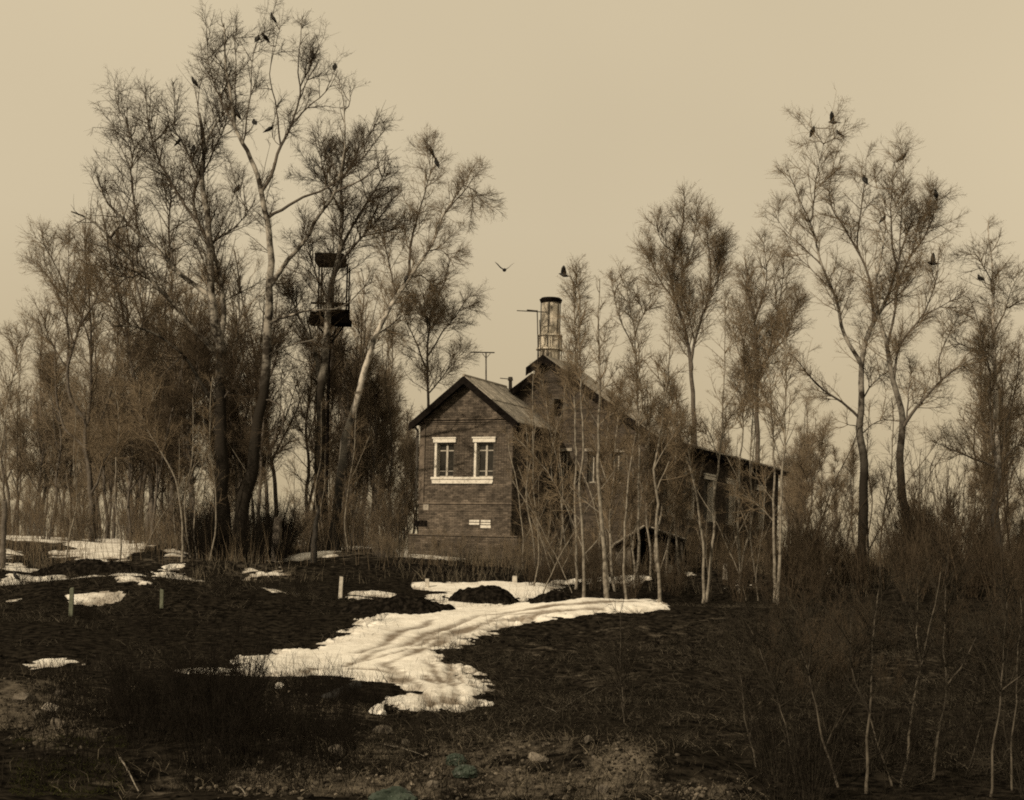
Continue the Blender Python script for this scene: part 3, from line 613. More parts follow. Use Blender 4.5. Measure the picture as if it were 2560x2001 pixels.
# dark leafless trees and saplings in the near right corner
FORE = [
 ('near sapling in the lower right corner, straight pale stem branching halfway', 17.5, [(2165,2010),(2167,1932),(2171,1794),(2182,1676),(2184,1597),(2198,1498),(2200,1400)], [([(2172,1800),(2150,1735),(2130,1680),(2125,1550)], .012, .004), ([(2184,1600),(2165,1560),(2150,1530)], .008, .003), ([(2170,1830),(2195,1900),(2228,1960)], .008, .003)], .026),
 ('near sapling leaning left in the lower right corner', 18, [(2105,2010),(2062,1873),(2035,1735),(2007,1636),(1991,1597),(1960,1550)], [([(2062,1873),(2100,1800),(2120,1740)], .010, .003), ([(2020,1690),(2030,1620),(2010,1540)], .009, .003)], .022),
 ('near forked sapling rising right of the straight one', 18, [(2247,2010),(2262,1920),(2271,1873),(2287,1735),(2306,1636),(2346,1518),(2350,1430)], [([(2248,1995),(2219,1928),(2188,1825),(2157,1735)], .016, .005), ([(2300,1650),(2290,1560),(2295,1450)], .012, .004)], .025),
 ('near sapling with a wide upper fork in the lower right corner', 18.5, [(2326,2010),(2346,1833),(2369,1735),(2358,1636),(2362,1498),(2368,1390)], [([(2369,1735),(2409,1656),(2448,1577)], .014, .004), ([(2350,1800),(2390,1740),(2400,1690)], .008, .003)], .025),
 ('near slim sapling close to the right border', 17, [(2472,2010),(2484,1873),(2499,1735),(2511,1597),(2520,1480)], [([(2499,1735),(2540,1700),(2560,1680)], .008, .003)], .020),
 ('near sapling touching the right border', 18, [(2527,2010),(2535,1873),(2541,1735),(2547,1636),(2550,1500)], [([(2535,1873),(2515,1890),(2500,1930)], .008, .003)], .018),
 ('thin dark near sapling left of the leaning one, low at the bottom', 19, [(1917,2010),(1890,1920),(1869,1841),(1850,1676),(1845,1600)], [([(1869,1841),(1880,1800),(1885,1720)], .008, .003)], .013),
 ('thin near sapling with a long arching stem at the bottom right', 18.5, [(1995,2010),(1972,1833),(1936,1715),(1900,1640),(1870,1560)], [], .013),
 ('thin upright near sapling over the dark slope', 24, [(1563,1960),(1555,1850),(1562,1780),(1553,1700),(1548,1620),(1550,1530)], [([(1562,1780),(1545,1730),(1555,1650)], .01, .004)], .016),
 ('slanting thin near sapling in the right corner', 19, [(2393,2010),(2440,1861),(2462,1780),(2470,1640)], [], .014),
]
for i, (lab, D, tr, lb, r0) in enumerate(FORE):
    hero('near_sapling', lab, D, tr, lb, (40, 200, 520), ((.3, 1.0), (.15, .45), (.08, .22)), 80 + i, bark='sapling_fore', twig='twig_fore', r=(r0 * .75, .004),
         group='saplings in the near right corner', t0=.15, rads=(.006, .0035, .0022), ups=(.25, .15, .05), cat='sapling', step=.12, jit=.012)

# ---- background trees: a few grown once, then copied
def generic(seed, H, r0, counts, Ls, lean=.1, forks=2, up=(.22, .1, 0), rads=(.02, .010, .0055), tlow=.25):
    g = np.random.default_rng(seed)
    K = 16; z = np.linspace(-.2, H, K); xy = np.cumsum(g.normal(size=(K, 2)) * .09, 0) + np.outer(np.linspace(0, 1, K) ** 1.4, g.normal(size=2)) * H * lean
    pts = np.c_[xy - xy[0], z]; T = resample(pts, (r0, .015), .45, .02, g)
    st = [(T[0], T[1])]
    for k in range(forks):
        i = int(len(T[0]) * g.uniform(.25, .6)); L = H * g.uniform(.3, .5); a = g.uniform(0, 6.28)
        d = np.array([math.cos(a) * .42, math.sin(a) * .42, .9]); q = [T[0][i]]
        for j in range(7): d = d + g.normal(size=3) * .1 + np.array([0, 0, .06]); d /= np.linalg.norm(d); q.append(q[-1] + d * L / 7)
        st.append(resample(q, (T[1][i] * .7, .012), .45, .02, g))
    parts = [tubes(p[None], r[None], 6) for p, r in st]
    trunk = fastmesh('trunk', *merge(parts))
    crown = crown_mesh('crown', st, counts, Ls, g, rads=rads, ups=up, t0=tlow, ang=(25, 55), dens=.68)
    return trunk, crown
GEN = [generic(100, 10, .10, (90, 900, 3900), ((.9, 2.2), (.5, 1.1), (.25, .55))),
       generic(101, 12, .12, (110, 1000, 4600), ((1.0, 2.4), (.5, 1.2), (.25, .55)), lean=.14, forks=3),
       generic(102, 8, .08, (90, 800, 3600), ((.9, 2.0), (.5, 1.1), (.25, .5)), forks=3, tlow=.12),
       generic(103, 9, .07, (70, 600, 2600), ((.7, 1.6), (.4, .9), (.22, .5)), forks=1, lean=.05),
       generic(104, 11, .10, (110, 1100, 4600), ((1.0, 2.3), (.5, 1.2), (.25, .55)), forks=4, tlow=.15),
       generic(105, 7.5, .04, (34, 170, 520), ((.5, 1.4), (.3, .8), (.15, .4)), forks=1, lean=.12, rads=(.011, .006, .004)),
       generic(106, 6.5, .035, (28, 150, 460), ((.5, 1.3), (.3, .8), (.15, .4)), forks=2, lean=.2, rads=(.010, .006, .004))]
PROTO = {}
def plant(k, x, y, s, rz, name, label, group, bark='bark', twig='twig', sz=1.0, cat='tree'):
    key = (k, bark, twig)
    o = bpy.data.objects.new(name, None); COL.objects.link(o); o.location = (x, y, float(h(x, y)) - .05); o.rotation_euler = (0, 0, rz); o.scale = (s, s, s * sz); o.empty_display_size = .2
    setp(o, label, cat, group); src = (GEN + BUSH)[k]
    if key not in PROTO:
        ms = []
        for mname, me, mt in (('trunk', src[0], bark), ('crown', src[1], twig)):
            if me is None: continue
            c = link(mname, me, M[mt]); c.location = (0, 0, 0); c.parent = o; c.material_slots[0].link = 'OBJECT'; c.material_slots[0].material = M[mt]; ms.append(c)
        PROTO[key] = ms
    else:
        for c0 in PROTO[key]:
            c = c0.copy(); COL.objects.link(c); c.parent = o
    return o
def bush(seed, n, H, rad, counts, Ls, r0=.014, rads=(.009, .006, .0045)):
    g = np.random.default_rng(seed); st = []
    for i in range(n):
        a = g.uniform(0, 6.28); q = [np.array([math.cos(a), math.sin(a), 0]) * g.uniform(0, rad * .25) - np.array([0, 0, .1])]
        d = np.array([math.cos(a) * g.uniform(.05, .5), math.sin(a) * g.uniform(.05, .5), 1.]); L = H * g.uniform(.6, 1.05)
        for j in range(6): d = d + g.normal(size=3) * .09; d /= np.linalg.norm(d); q.append(q[-1] + d * L / 6)
        st.append(resample(q, (r0, r0 * .35), .3, .01, g))
    stem = fastmesh('stem', *merge([tubes(p[None], r[None], 4) for p, r in st]))
    return stem, crown_mesh('crown', st, counts, Ls, g, rads=rads, ups=(.2, .1, .05), t0=.2, ang=(18, 45), ks=(4, 3, 2))
BUSH = [bush(200, 26, 2.7, 1.2, (110, 420, 900), ((.4, 1.0), (.2, .5), (.1, .25)), r0=.012, rads=(.008, .005, .0036)),
        bush(201, 38, 3.7, 1.5, (160, 600, 1200), ((.5, 1.2), (.25, .6), (.1, .25)), r0=.013, rads=(.008, .005, .0038)),
        bush(202, 22, 1.7, 1.0, (70, 220, 450), ((.25, .6), (.15, .35), (.08, .2)), r0=.007, rads=(.0045, .003, .0024))]
NG = len(GEN)
ORD = 'first second third fourth fifth sixth seventh eighth ninth tenth'.split()
def scatter(n, pxr, Dr, kinds, sr, name, label, group, seed, **kw):
    g = np.random.default_rng(seed); L = []
    for i in range(n):
        px = g.uniform(*pxr); D = g.uniform(*Dr); q = P(px, 1450, D); k = int(g.choice(kinds)); sc = g.uniform(*sr); rz = g.uniform(0, 6.28)
        if not in_house(q[0], q[1]): L.append((proj([q[0], q[1], 4.])[0], q, k, sc, rz))
    L.sort(key=lambda t: t[0])
    for i, (px, q, k, sc, rz) in enumerate(L):
        lab = label + (', %s from the left' % ORD[i] if len(L) <= 10 else '')
        plant(k, q[0], q[1], sc, rz, name, lab, group, **kw)
#HOUSEFRAME
TH = math.radians(24)
EF = np.array([math.cos(TH), -math.sin(TH), 0]); ES = np.array([math.sin(TH), math.cos(TH), 0])
HO = P(1045, 1385, 74.3); HO[2] = 3.25
def HW(a, b, z): return HO + a * EF + b * ES + np.array([0, 0, z])
def a_at(px, b, z=4.):
    lo, hi = -20., 60.
    for _ in range(50):
        mid = (lo + hi) / 2
        if proj(HW(mid, b, z))[0] < px: lo = mid
        else: hi = mid
    return lo
def b_at(px, a, z=4.):
    lo, hi = -5., 80.
    for _ in range(50):
        mid = (lo + hi) / 2
        if proj(HW(a, mid, z))[0] < px: lo = mid
        else: hi = mid
    return lo
def z_at(py, a, b):
    p = HW(a, b, 0.); y0 = proj(p)[1]; p2 = HW(a, b, 1.); y1 = proj(p2)[1]
    return (py - y0) / (y1 - y0)
AW = a_at(1281, 0)                     # width of the annex
AD = b_at(1372, AW)                    # depth of the annex to the main front
MR = a_at(1622, AD)                    # right corner of the main front
MP = a_at(1368, AD, 9)                 # ridge
ML = MP - (MR - MP)
MD = b_at(1945, MR) - AD               # length of the main house
print('house', AW, AD, ML, MP, MR, MD)
def in_house(x, y):
    d = np.array([x, y, 0]) - HO; a = d.dot(EF); b = d.dot(ES)
    return (-1 < a < AW + 1 and -1.5 < b < AD + 1) or (ML - 1 < a < MR + 1 and AD - 1 < b < AD + MD + 1.5)

GB = 'bare trees of the thicket'
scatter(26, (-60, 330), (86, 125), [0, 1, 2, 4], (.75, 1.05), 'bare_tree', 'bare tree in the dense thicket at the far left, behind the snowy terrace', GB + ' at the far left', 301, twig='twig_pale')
scatter(10, (280, 640), (76, 84), [0, 2, 4], (.85, 1.25), 'bare_tree', 'dark bare tree in the tangle close behind the two big trunks', 'dark trees close behind the big trunks', 312, twig='twig_dark')
scatter(4, (690, 960), (78, 86), [0, 2, 4], (.9, 1.2), 'bare_tree', 'dark bare tree close behind the lookout mast', 'dark trees behind the mast', 313, twig='twig_dark')
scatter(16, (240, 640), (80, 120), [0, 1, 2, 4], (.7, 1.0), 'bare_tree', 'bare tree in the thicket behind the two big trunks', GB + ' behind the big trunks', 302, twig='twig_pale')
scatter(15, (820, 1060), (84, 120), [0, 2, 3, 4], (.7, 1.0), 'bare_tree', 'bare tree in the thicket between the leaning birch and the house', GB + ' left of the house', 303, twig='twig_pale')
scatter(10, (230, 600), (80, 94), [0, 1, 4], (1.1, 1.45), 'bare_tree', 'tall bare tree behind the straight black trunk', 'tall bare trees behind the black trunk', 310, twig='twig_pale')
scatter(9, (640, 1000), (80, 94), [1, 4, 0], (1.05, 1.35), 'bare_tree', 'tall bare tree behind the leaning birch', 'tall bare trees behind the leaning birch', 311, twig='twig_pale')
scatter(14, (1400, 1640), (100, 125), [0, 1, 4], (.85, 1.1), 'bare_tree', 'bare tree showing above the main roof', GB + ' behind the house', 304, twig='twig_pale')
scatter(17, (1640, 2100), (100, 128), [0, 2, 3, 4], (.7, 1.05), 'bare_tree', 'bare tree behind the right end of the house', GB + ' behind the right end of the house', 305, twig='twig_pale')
scatter(7, (1960, 2180), (80, 105), [0, 2, 3], (.55, .8), 'bare_tree', 'low bare tree left of the right hand pair of trunks', GB + ' beside the pair of trunks', 306)
scatter(10, (2250, 2620), (90, 125), [0, 2, 3], (.45, .65), 'bare_tree', 'low bare tree in the open gap at the right', GB + ' in the right gap', 307, twig='twig_pale')
scatter(9, (1480, 1720), (59, 68), [3], (.5, .9), 'slim_birch', 'slim young birch before the main house wall', 'slim birches before the main wall', 308, bark='sapling', cat='sapling')
scatter(26, (1290, 1960), (58, 70), [5, 6], (.5, 1.1), 'thin_sapling', 'hair thin grey sapling in the tangle before the dark house wall', 'thin saplings before the main wall', 350, bark='wand', cat='sapling')
scatter(16, (150, 1030), (64, 78), [5, 6], (.45, .95), 'thin_sapling', 'hair thin grey sapling between the big trunks and the annex', 'thin saplings on the left terrace', 351, bark='wand', cat='sapling')
scatter(18, (1960, 2600), (58, 74), [5, 6], (.5, 1.0), 'thin_sapling', 'hair thin dark sapling around the right hand birches', 'thin saplings at the right', 352, bark='twig_dark', twig='twig_dark', cat='sapling')
scatter(5, (2440, 2620), (78, 90), [0, 4], (.8, 1.05), 'bare_tree', 'bare tree behind the rightmost tall birch', GB + ' at the right border', 309)
sb = 'dry shrub'
scatter(34, (-40, 560), (74, 95), [NG, NG + 1], (.6, 1.0), 'shrub', 'leafless shrub in the scrub of the left terrace', 'shrubs on the left terrace', 320, cat='shrub')
scatter(24, (470, 720), (64, 71), [NG, NG + 1], (.5, .9), 'shrub', 'dark leafless shrub at the foot of the big trunks', 'shrubs at the big trunks', 321, twig='twig_black', bark='twig_black', cat='shrub')
scatter(18, (700, 1040), (72, 84), [NG, NG + 1], (.7, 1.1), 'shrub', 'leafless shrub between the third big tree and the house', 'shrubs left of the house', 322, cat='shrub')
scatter(14, (940, 1290), (69.3, 72.6), [NG + 2], (.5, .9), 'shrub', 'low leafless shrub along the crumbling wall before the annex', 'shrubs along the low wall', 340, cat='shrub')
scatter(14, (1290, 1900), (64, 71), [NG, NG + 1], (.4, .65), 'shrub', 'leafless shrub growing against the main house wall', 'shrubs before the main wall', 323, cat='shrub')
scatter(16, (1290, 1960), (58, 64), [NG, NG + 1], (.35, .6), 'shrub', 'leafless shrub behind the pale saplings', 'shrubs behind the saplings', 324, cat='shrub', twig='twig_dark', bark='twig_dark')
scatter(52, (1960, 2600), (58, 82), [NG, NG + 1], (.55, 1.0), 'shrub', 'leafless shrub in the scrub around the right hand birches', 'shrubs around the right hand birches', 325, cat='shrub', twig='twig_dark', bark='twig_dark')
for i, (px, D, s) in enumerate([(2340, 62, 1.6), (2290, 64, 1.3), (2400, 65, 1.3)]):
    q = P(px, 1450, D); plant(NG + 1, q[0], q[1], s, i * 2., 'shrub', ['tall dark shrub fanning up right of the mottled birch', 'dark shrub hugging the foot of the mottled birch', 'dark rounded shrub left of the rightmost birch'][i], 'tall shrubs right', twig='twig_dark', bark='twig_dark', cat='shrub')
scatter(26, (1900, 2600), (30, 50), [NG + 2, NG], (.4, .8), 'shrub', 'dark twiggy shrub on the slope below the right hand birches', 'shrubs on the right slope', 326, cat='shrub', twig='twig_dark', bark='twig_fore')
scatter(26, (1850, 2600), (16.5, 25), [NG + 2], (.3, .6), 'shrub', 'dark thin shrub in the near right corner', 'shrubs in the near right corner', 331, cat='shrub', twig='twig_black', bark='twig_fore')
scatter(20, (330, 640), (17, 25), [NG + 2], (.4, .75), 'shrub', 'dark thin shrub in the near scrub left of the bend', 'shrubs in the near scrub', 327, cat='shrub', twig='twig_black', bark='twig_black')
scatter(14, (560, 960), (24.5, 29), [NG + 2], (.2, .4), 'shrub', 'dark thin shrub along the lower edge of the snow track', 'shrubs along the snow track', 328, cat='shrub', twig='twig_black', bark='twig_black')
scatter(22, (-40, 1000), (40, 60), [NG + 2], (.3, .7), 'shrub', 'low dark shrub on the dark bank left of the track', 'shrubs on the left bank', 329, cat='shrub', twig='twig_black', bark='twig_black')
q = P(625, 1600, 28); plant(NG + 2, q[0], q[1], .75, 1., 'shrub', 'black shrub leaning over the left end of the snow track', None, twig='twig_black', bark='twig_black', cat='shrub')
q = P(500, 1600, 19); plant(NG + 1, q[0], q[1], .42, 1., 'shrub', 'largest black shrub in the near scrub, left of centre', None, twig='twig_black', bark='twig_black', cat='shrub')

# uncountable scrub and grass -----------------------------------------------
def blades(name, label, n, pxr, Dr, H, R, material, seed, lean=.35, patchy=.0, K=3, avoid=True, lit=False):
    g = np.random.default_rng(seed)
    px = g.uniform(*pxr, n); D = np.sqrt(g.uniform(Dr[0] ** 2, Dr[1] ** 2, n)); x = (px - 1280) / F * D; y = D
    keep = (wob(x, y, .5) + .6 * wob(x, y, 2.)) > patchy + g.normal(size=n) * .25
    if lit: keep &= litter_at(x, y) > g.uniform(.1, .9, n)
    if avoid:
        for pts in [track] + [p for p, _ in patches[:10]]:
            w_ = np.array([hit(a, b)[:2] for a, b in pts]); sdp = poly_sd(x, y, w_); keep &= (sdp < .22) | (g.uniform(size=n) < np.where(sdp < .8, .22, .03))
    dx = x - HO[0]; dy = y - HO[1]; a = dx * EF[0] + dy * EF[1]; b = dx * ES[0] + dy * ES[1]
    keep &= ~(((a > 0) & (a < AW) & (b > 0) & (b < AD + 1)) | ((a > ML) & (a < MR) & (b > AD) & (b < AD + MD)))
    x, y = x[keep], y[keep]; n = len(x); z = h(x, y) - .02
    d = np.c_[g.normal(size=(n, 2)) * lean, np.ones(n)]; cv = np.c_[g.normal(size=(n, 2)) * lean, -g.uniform(0, lean, n)]
    L = g.uniform(H[0], H[1], n)[:, None] / (K - 1); Pp = np.empty((n, K, 3)); Pp[:, 0] = np.c_[x, y, z]
    for k in range(1, K): Pp[:, k] = Pp[:, k - 1] + d / np.linalg.norm(d, axis=1, keepdims=True) * L; d = d + cv
    Rr = g.uniform(R[0], R[1], n)[:, None] * np.linspace(1, .25, K)[None]
    V, Q = tubes(Pp, Rr, 3); o = link(name, fastmesh(name, V, Q), M[material]); setp(o, label, name.replace('_', ' '), kind='stuff')
    print(name, n, len(Q) * 2); TRI[0] += len(Q) * 2
blades('scrub', 'mass of dry stems on the left terrace and around the house', 17000, (-80, 2640), (63, 92), (.5, 1.9), (.004, .010), 'twig', 401, lean=.16, patchy=-.4, avoid=True)
blades('wall_grass', 'pale dead weeds along the foot of the annex', 1500, (930, 1420), (69.5, 73.4), (.3, .9), (.005, .011), 'grass', 412, lean=.2, patchy=-3.)
blades('dry_grass', 'pale dead grass on the terrace around the house', 14000, (-80, 2640), (60, 85), (.25, .7), (.006, .012), 'grass', 402, lean=.3, patchy=0., K=3)
blades('weeds', 'dark weeds on the banks beside the track', 17000, (-60, 2620), (30, 62), (.15, .6), (.003, .008), 'grass_dark', 403, lean=.35, patchy=-.1)
blades('bank_grass', 'flattened dull grass on the dark slope right of the track', 20000, (1120, 2620), (20, 56), (.1, .3), (.003, .008), 'grass_mid', 404, lean=.9, patchy=-.4)
blades('grass', 'pale dead grass and litter in the near ground', 26000, (-60, 2620), (15.5, 31), (.06, .26), (.0018, .004), 'grass', 405, lean=.7, patchy=-1.5, lit=True)
blades('undergrowth', 'dark weeds in the near ground', 16000, (-60, 2620), (15.5, 32), (.1, .5), (.002, .0045), 'grass_dark', 406, lean=.4, patchy=-.3)
blades('matted_grass', 'matted grass on the dark bank left of the track', 9000, (-60, 1000), (30, 58), (.12, .4), (.003, .008), 'grass_mid', 408, lean=.9, patchy=.35)
blades('brush', 'black brush on the near ground', 9000, (100, 900), (16, 29), (.15, .8), (.002, .005), 'twig_black', 409, lean=.3, patchy=.0)
blades('moss', 'greenish moss and short grass in the bottom left corner', 9000, (40, 330), (15.3, 20), (.02, .08), (.003, .006), 'moss', 407, lean=.8, patchy=-.2)
print('tris', TRI[0])
# ------------------------------------------------------------------ the brick house
house = empty('brick_house', HW(AW / 2, AD / 2, 0), 'dark brick house with a gabled annex, white trimmed windows and a round chimney', 'house')
def hb(mb, a0, a1, b0, b1, z0, z1): mb.box(HW(a0, b0, z0), EF * (a1 - a0), ES * (b1 - b0), np.array([0, 0, z1 - z0]))
Zf = lambda py, px=1160: z_at(py, a_at(px, 0), 0)
WZ0, WZ1 = Zf(1193), Zf(1107); EAVE = Zf(1050); PEAK = z_at(951, AW / 2, 0)
wins = [(a_at(1091, 0), a_at(1134, 0)), (a_at(1190, 0), a_at(1233, 0))]
mb = MB(); t = .4
segs = [0, wins[0][0], wins[0][1], wins[1][0], wins[1][1], AW]
for i in range(0, 5, 2): hb(mb, segs[i], segs[i + 1], 0, t, -1.2, EAVE)
for w0, w1 in wins: hb(mb, w0, w1, 0, t, -1.2, WZ0); hb(mb, w0, w1, 0, t, WZ1, EAVE)
hb(mb, AW - t, AW, t, AD, -1.2, EAVE); hb(mb, 0, t, t, AD, -1.2, EAVE)
g0 = [HW(0, 0, EAVE), HW(AW, 0, EAVE), HW(AW / 2, 0, PEAK), HW(0, t, EAVE), HW(AW, t, EAVE), HW(AW / 2, t, PEAK)]
mb.add(g0, [(0, 1, 2), (5, 4, 3), (0, 2, 5, 3), (2, 1, 4, 5)])
mb.build('annex_wall', M['mortar'], house)
# brickwork: bricks one by one, proud of the mortar
rb = random.Random(7)
def brick_list(a0, a1, z0, z1, ok, bl=.25, bh=.075, j=.014):
    out = []; z = z0; r = 0
    while z + bh <= z1 + .001:
        a = a0 - (bl / 2 if r % 2 else 0)
        while a < a1:
            c0 = max(a, a0 + .002); c1 = min(a + bl - j, a1 - .002)
            if c1 - c0 > .05 and ok(c0, c1, z, z + bh - j): out.append((c0, c1, z, z + bh - j))
            a += bl
        z += bh; r += 1
    return out
def ok_front(a0, a1, z0, z1):
    for w0, w1 in wins:
        if a1 > w0 - .005 and a0 < w1 + .005 and z1 > WZ0 and z0 < WZ1: return False
    if z1 > EAVE:
        k = (PEAK - EAVE) / (AW / 2); c = min(a0 * k, (AW - a1) * k) + EAVE
        return z1 < c
    return True
BR = brick_list(0, AW, -.3, PEAK, ok_front)
cz = (WZ0 + WZ1) / 2
BR.sort(key=lambda q: abs((q[2] + q[3]) / 2 - cz) + .15 * abs((q[0] + q[1]) / 2 - AW / 2))
me0 = None
for i, (a0, a1, z0, z1) in enumerate(BR[:300]):
    full = abs((a1 - a0) - .236) < .004; pr = .010 + rb.random() * .012
    if full and me0 is not None:
        o = bpy.data.objects.new('brick', me0); COL.objects.link(o); o.parent = house; ORG[o.name] = ORG[house.name]
        c = HW(a0, -pr, z0) - HW(*REF); o.location = tuple(c)
    else:
        m_ = MB(); hb(m_, a0, a1, -pr, .03, z0, z1); o = m_.build('brick', M['brick'], house)
        if full: me0 = o.data; REF = (a0, -pr, z0)
def join_bricks(name, L, plane, mtl, parent, pr0=.008):
    """many bricks as one part, with a tone per brick"""
    mb = MB(); tone = []
    for q in L:
        plane(mb, *q, pr0 + rb.random() * .012); tone += [rb.random()] * 8
    o = mb.build(name, M[mtl], parent); attach(o.data, 'tone', tone); setp(o, kind='stuff'); return o
join_bricks('brickwork', BR[300:], lambda mb, a0, a1, z0, z1, p: hb(mb, a0, a1, -p, .02, z0, z1), 'brick_j', house)
ncr = brick_list(0, AD, -.3, EAVE - .02, lambda *q: True)
join_bricks('side_brickwork', ncr, lambda mb, b0, b1, z0, z1, p: hb(mb, AW - .02, AW + p, b0, b1, z0, z1), 'brick_j', house)
# string courses, plinth ledge
for (p0, p1, d) in [(1046, 1050, .09), (1053, 1056, .06), (1059, 1061, .04), (1078, 1080, .035), (1257, 1261, .06), (1276, 1278, .035)]:
    m_ = MB(); hb(m_, -.04, AW + .04, -d, .02, Zf(p1), Zf(p0)); hb(m_, AW - .01, AW + d * .6, .02, AD, Zf(p1), Zf(p0)); m_.build('string_course', M['brick'], house, bevel=.006)
m_ = MB(); hb(m_, -.03, .22, -.055, .01, Zf(1257), Zf(1062)); m_.build('corner_pilaster', M['brick'], house, bevel=.006)
# window trims
for i, (w0, w1) in enumerate(wins):
    m_ = MB(); hb(m_, w0 - .13, w1 + .12, -.10, .02, WZ1 + .003, WZ1 + .17); hb(m_, w0 - .17, w1 + .15, -.13, -.0, WZ1 + .17, WZ1 + .23); m_.build('lintel', M['trim'], house, bevel=.008)
    m_ = MB(); hb(m_, w0 - .07, w0 + .035, -.055, .16, WZ0, WZ1); m_.build('reveal', M['trim'], house, bevel=.006)
    fr = MB(); b0, b1 = .17, .23; f = .055; w0_ = w0 + .035
    hb(fr, w0_, w0_ + f, b0, b1, WZ0, WZ1); hb(fr, w1 - f, w1, b0, b1, WZ0, WZ1); hb(fr, w0_ + f, w1 - f, b0, b1, WZ0, WZ0 + f); hb(fr, w0_ + f, w1 - f, b0, b1, WZ1 - f, WZ1)
    mid = w0_ + (w1 - w0_) * .52; hb(fr, mid - .05, mid + .045, b0 - .02, b1, WZ0 + f, WZ1 - f)
    tr = WZ1 - (WZ1 - WZ0) * .24; hb(fr, w0_ + f, mid - .05, b0 + .005, b1 - .005, tr, tr + .05); hb(fr, mid + .045, w1 - f, b0 + .005, b1 - .005, tr, tr + .05)
    lo = WZ0 + (WZ1 - WZ0) * .17; hb(fr, w0_ + f, mid - .05, b0 + .012, b1 - .012, lo, lo + .03); hb(fr, mid + .045, w1 - f, b0 + .012, b1 - .012, lo, lo + .03)
    win = fr.build('window', M['frame'], house, bevel=.004)
    for (x0, x1) in ((w0_ + f, mid - .05), (mid + .045, w1 - f)):
        for (z0, z1) in ((WZ0 + f, lo), (lo + .03, tr), (tr + .05, WZ1 - f)):
            m_ = MB(); hb(m_, x0, x1, b0 + .025, b0 + .033, z0, z1); m_.build('pane', M['glass'], win)
m_ = MB(); s0, s1 = wins[0][0] - .2, wins[1][1] + .06; hb(m_, s0, s1, -.12, .01, WZ0 - .10, WZ0 - .003); hb(m_, s0 + .03, s1 - .02, -.07, .012, WZ0 - .22, WZ0 - .10)
hb(m_, s0 + .05, s1 - .04, -.10, .014, WZ0 - .29, WZ0 - .22); m_.build('sill', M['trim'], house, bevel=.008)
m_ = MB(); a0 = a_at(1178, 0)
for k, (x0, x1, p0, p1) in enumerate([(1178, 1203, 1300, 1305), (1178, 1203, 1307, 1312), (1207, 1231, 1300, 1305), (1207, 1231, 1307, 1311), (1206, 1232, 1313, 1320)]):
    hb(m_, a_at(x0, 0), a_at(x1, 0), -.035, .01, Zf(p1), Zf(p0))
m_.build('whitewashed_brick', M['trim'], house, bevel=.004)
m_ = MB(); hb(m_, a_at(1040, 0), a_at(1073, 0), -.027, .01, Zf(1318), Zf(1303)); m_.build('vent_hole', M['black_wood'], house)
m_ = MB(); hb(m_, a_at(1062, 0), a_at(1075, 0), -.028, .01, Zf(1278), Zf(1262)); m_.build('bare_plaster_patch', M['card'], house)
# annex roof: sheets laid side by side, black boards under the gable edge
rk = (PEAK - EAVE) / (AW / 2); OV = .38; TH_R = .07
def slope_sheet(mb, aR, zR, aE, zE, b0, b1, th, lift=0):
    n = np.array([0, 0, 1.0]) * lift
    q = [HW(aR, b0, zR) + n, HW(aR, b1, zR) + n, HW(aE, b1, zE) + n, HW(aE, b0, zE) + n]
    up_ = np.array([0, 0, th]); mb.add(q + [p + up_ for p in q], [(0, 1, 2, 3), (7, 6, 5, 4), (0, 4, 5, 1), (1, 5, 6, 2), (2, 6, 7, 3), (3, 7, 4, 0)])
RZ = PEAK + .10
nb = 9
for s in (-1, 1):
    aE = AW / 2 + s * (AW / 2 + OV); zE = RZ - rk * (AW / 2 + OV)
    for i in range(nb):
        b0 = -.42 + (AD + .42) * i / nb; b1 = -.42 + (AD + .42) * (i + 1) / nb
        for (u0, u1) in ((0, .52), (.5, 1.0)):
            m_ = MB(); slope_sheet(m_, AW / 2 + (aE - AW / 2) * u0, RZ + (zE - RZ) * u0, AW / 2 + (aE - AW / 2) * u1, RZ + (zE - RZ) * u1, b0, b1 + .03, .03, (.012 if i % 2 else 0) + (.035 if u0 == 0 else 0) + rb.random() * .008)
            m_.build('roof_sheet', M['roof'], house)
    m_ = MB(); slope_sheet(m_, AW / 2, RZ - .30, aE, zE - .30, -.455, -.425, .34); slope_sheet(m_, AW / 2, RZ - .17, aE - s * .02, zE - .17, -.42, -.02, .10)
    m_.build('bargeboard', M['black_wood'], house)
m_ = MB(); m_.cyl(HW(AW / 2, -.47, RZ + .07), HW(AW / 2, AD, RZ + .07), .06, n=8); m_.build('ridge_cap', M['roof'], house)
m_ = MB(); hb(m_, AW + OV - .06, AW + OV + .02, -.42, AD, RZ - rk * (AW / 2 + OV) - .16, RZ - rk * (AW / 2 + OV) - .02); m_.build('fascia', M['black_wood'], house)
m_ = MB(); x = -.15; pts = [HW(-.3, -.3, EAVE - .15), HW(-.12, -.09, EAVE - .45), HW(-.12, -.09, Zf(1245)), HW(-.16, -.16, Zf(1252))]
for p, q in zip(pts[:-1], pts[1:]): m_.cyl(p, q, .055, n=8)
m_.build('downpipe', M['metal'], house)
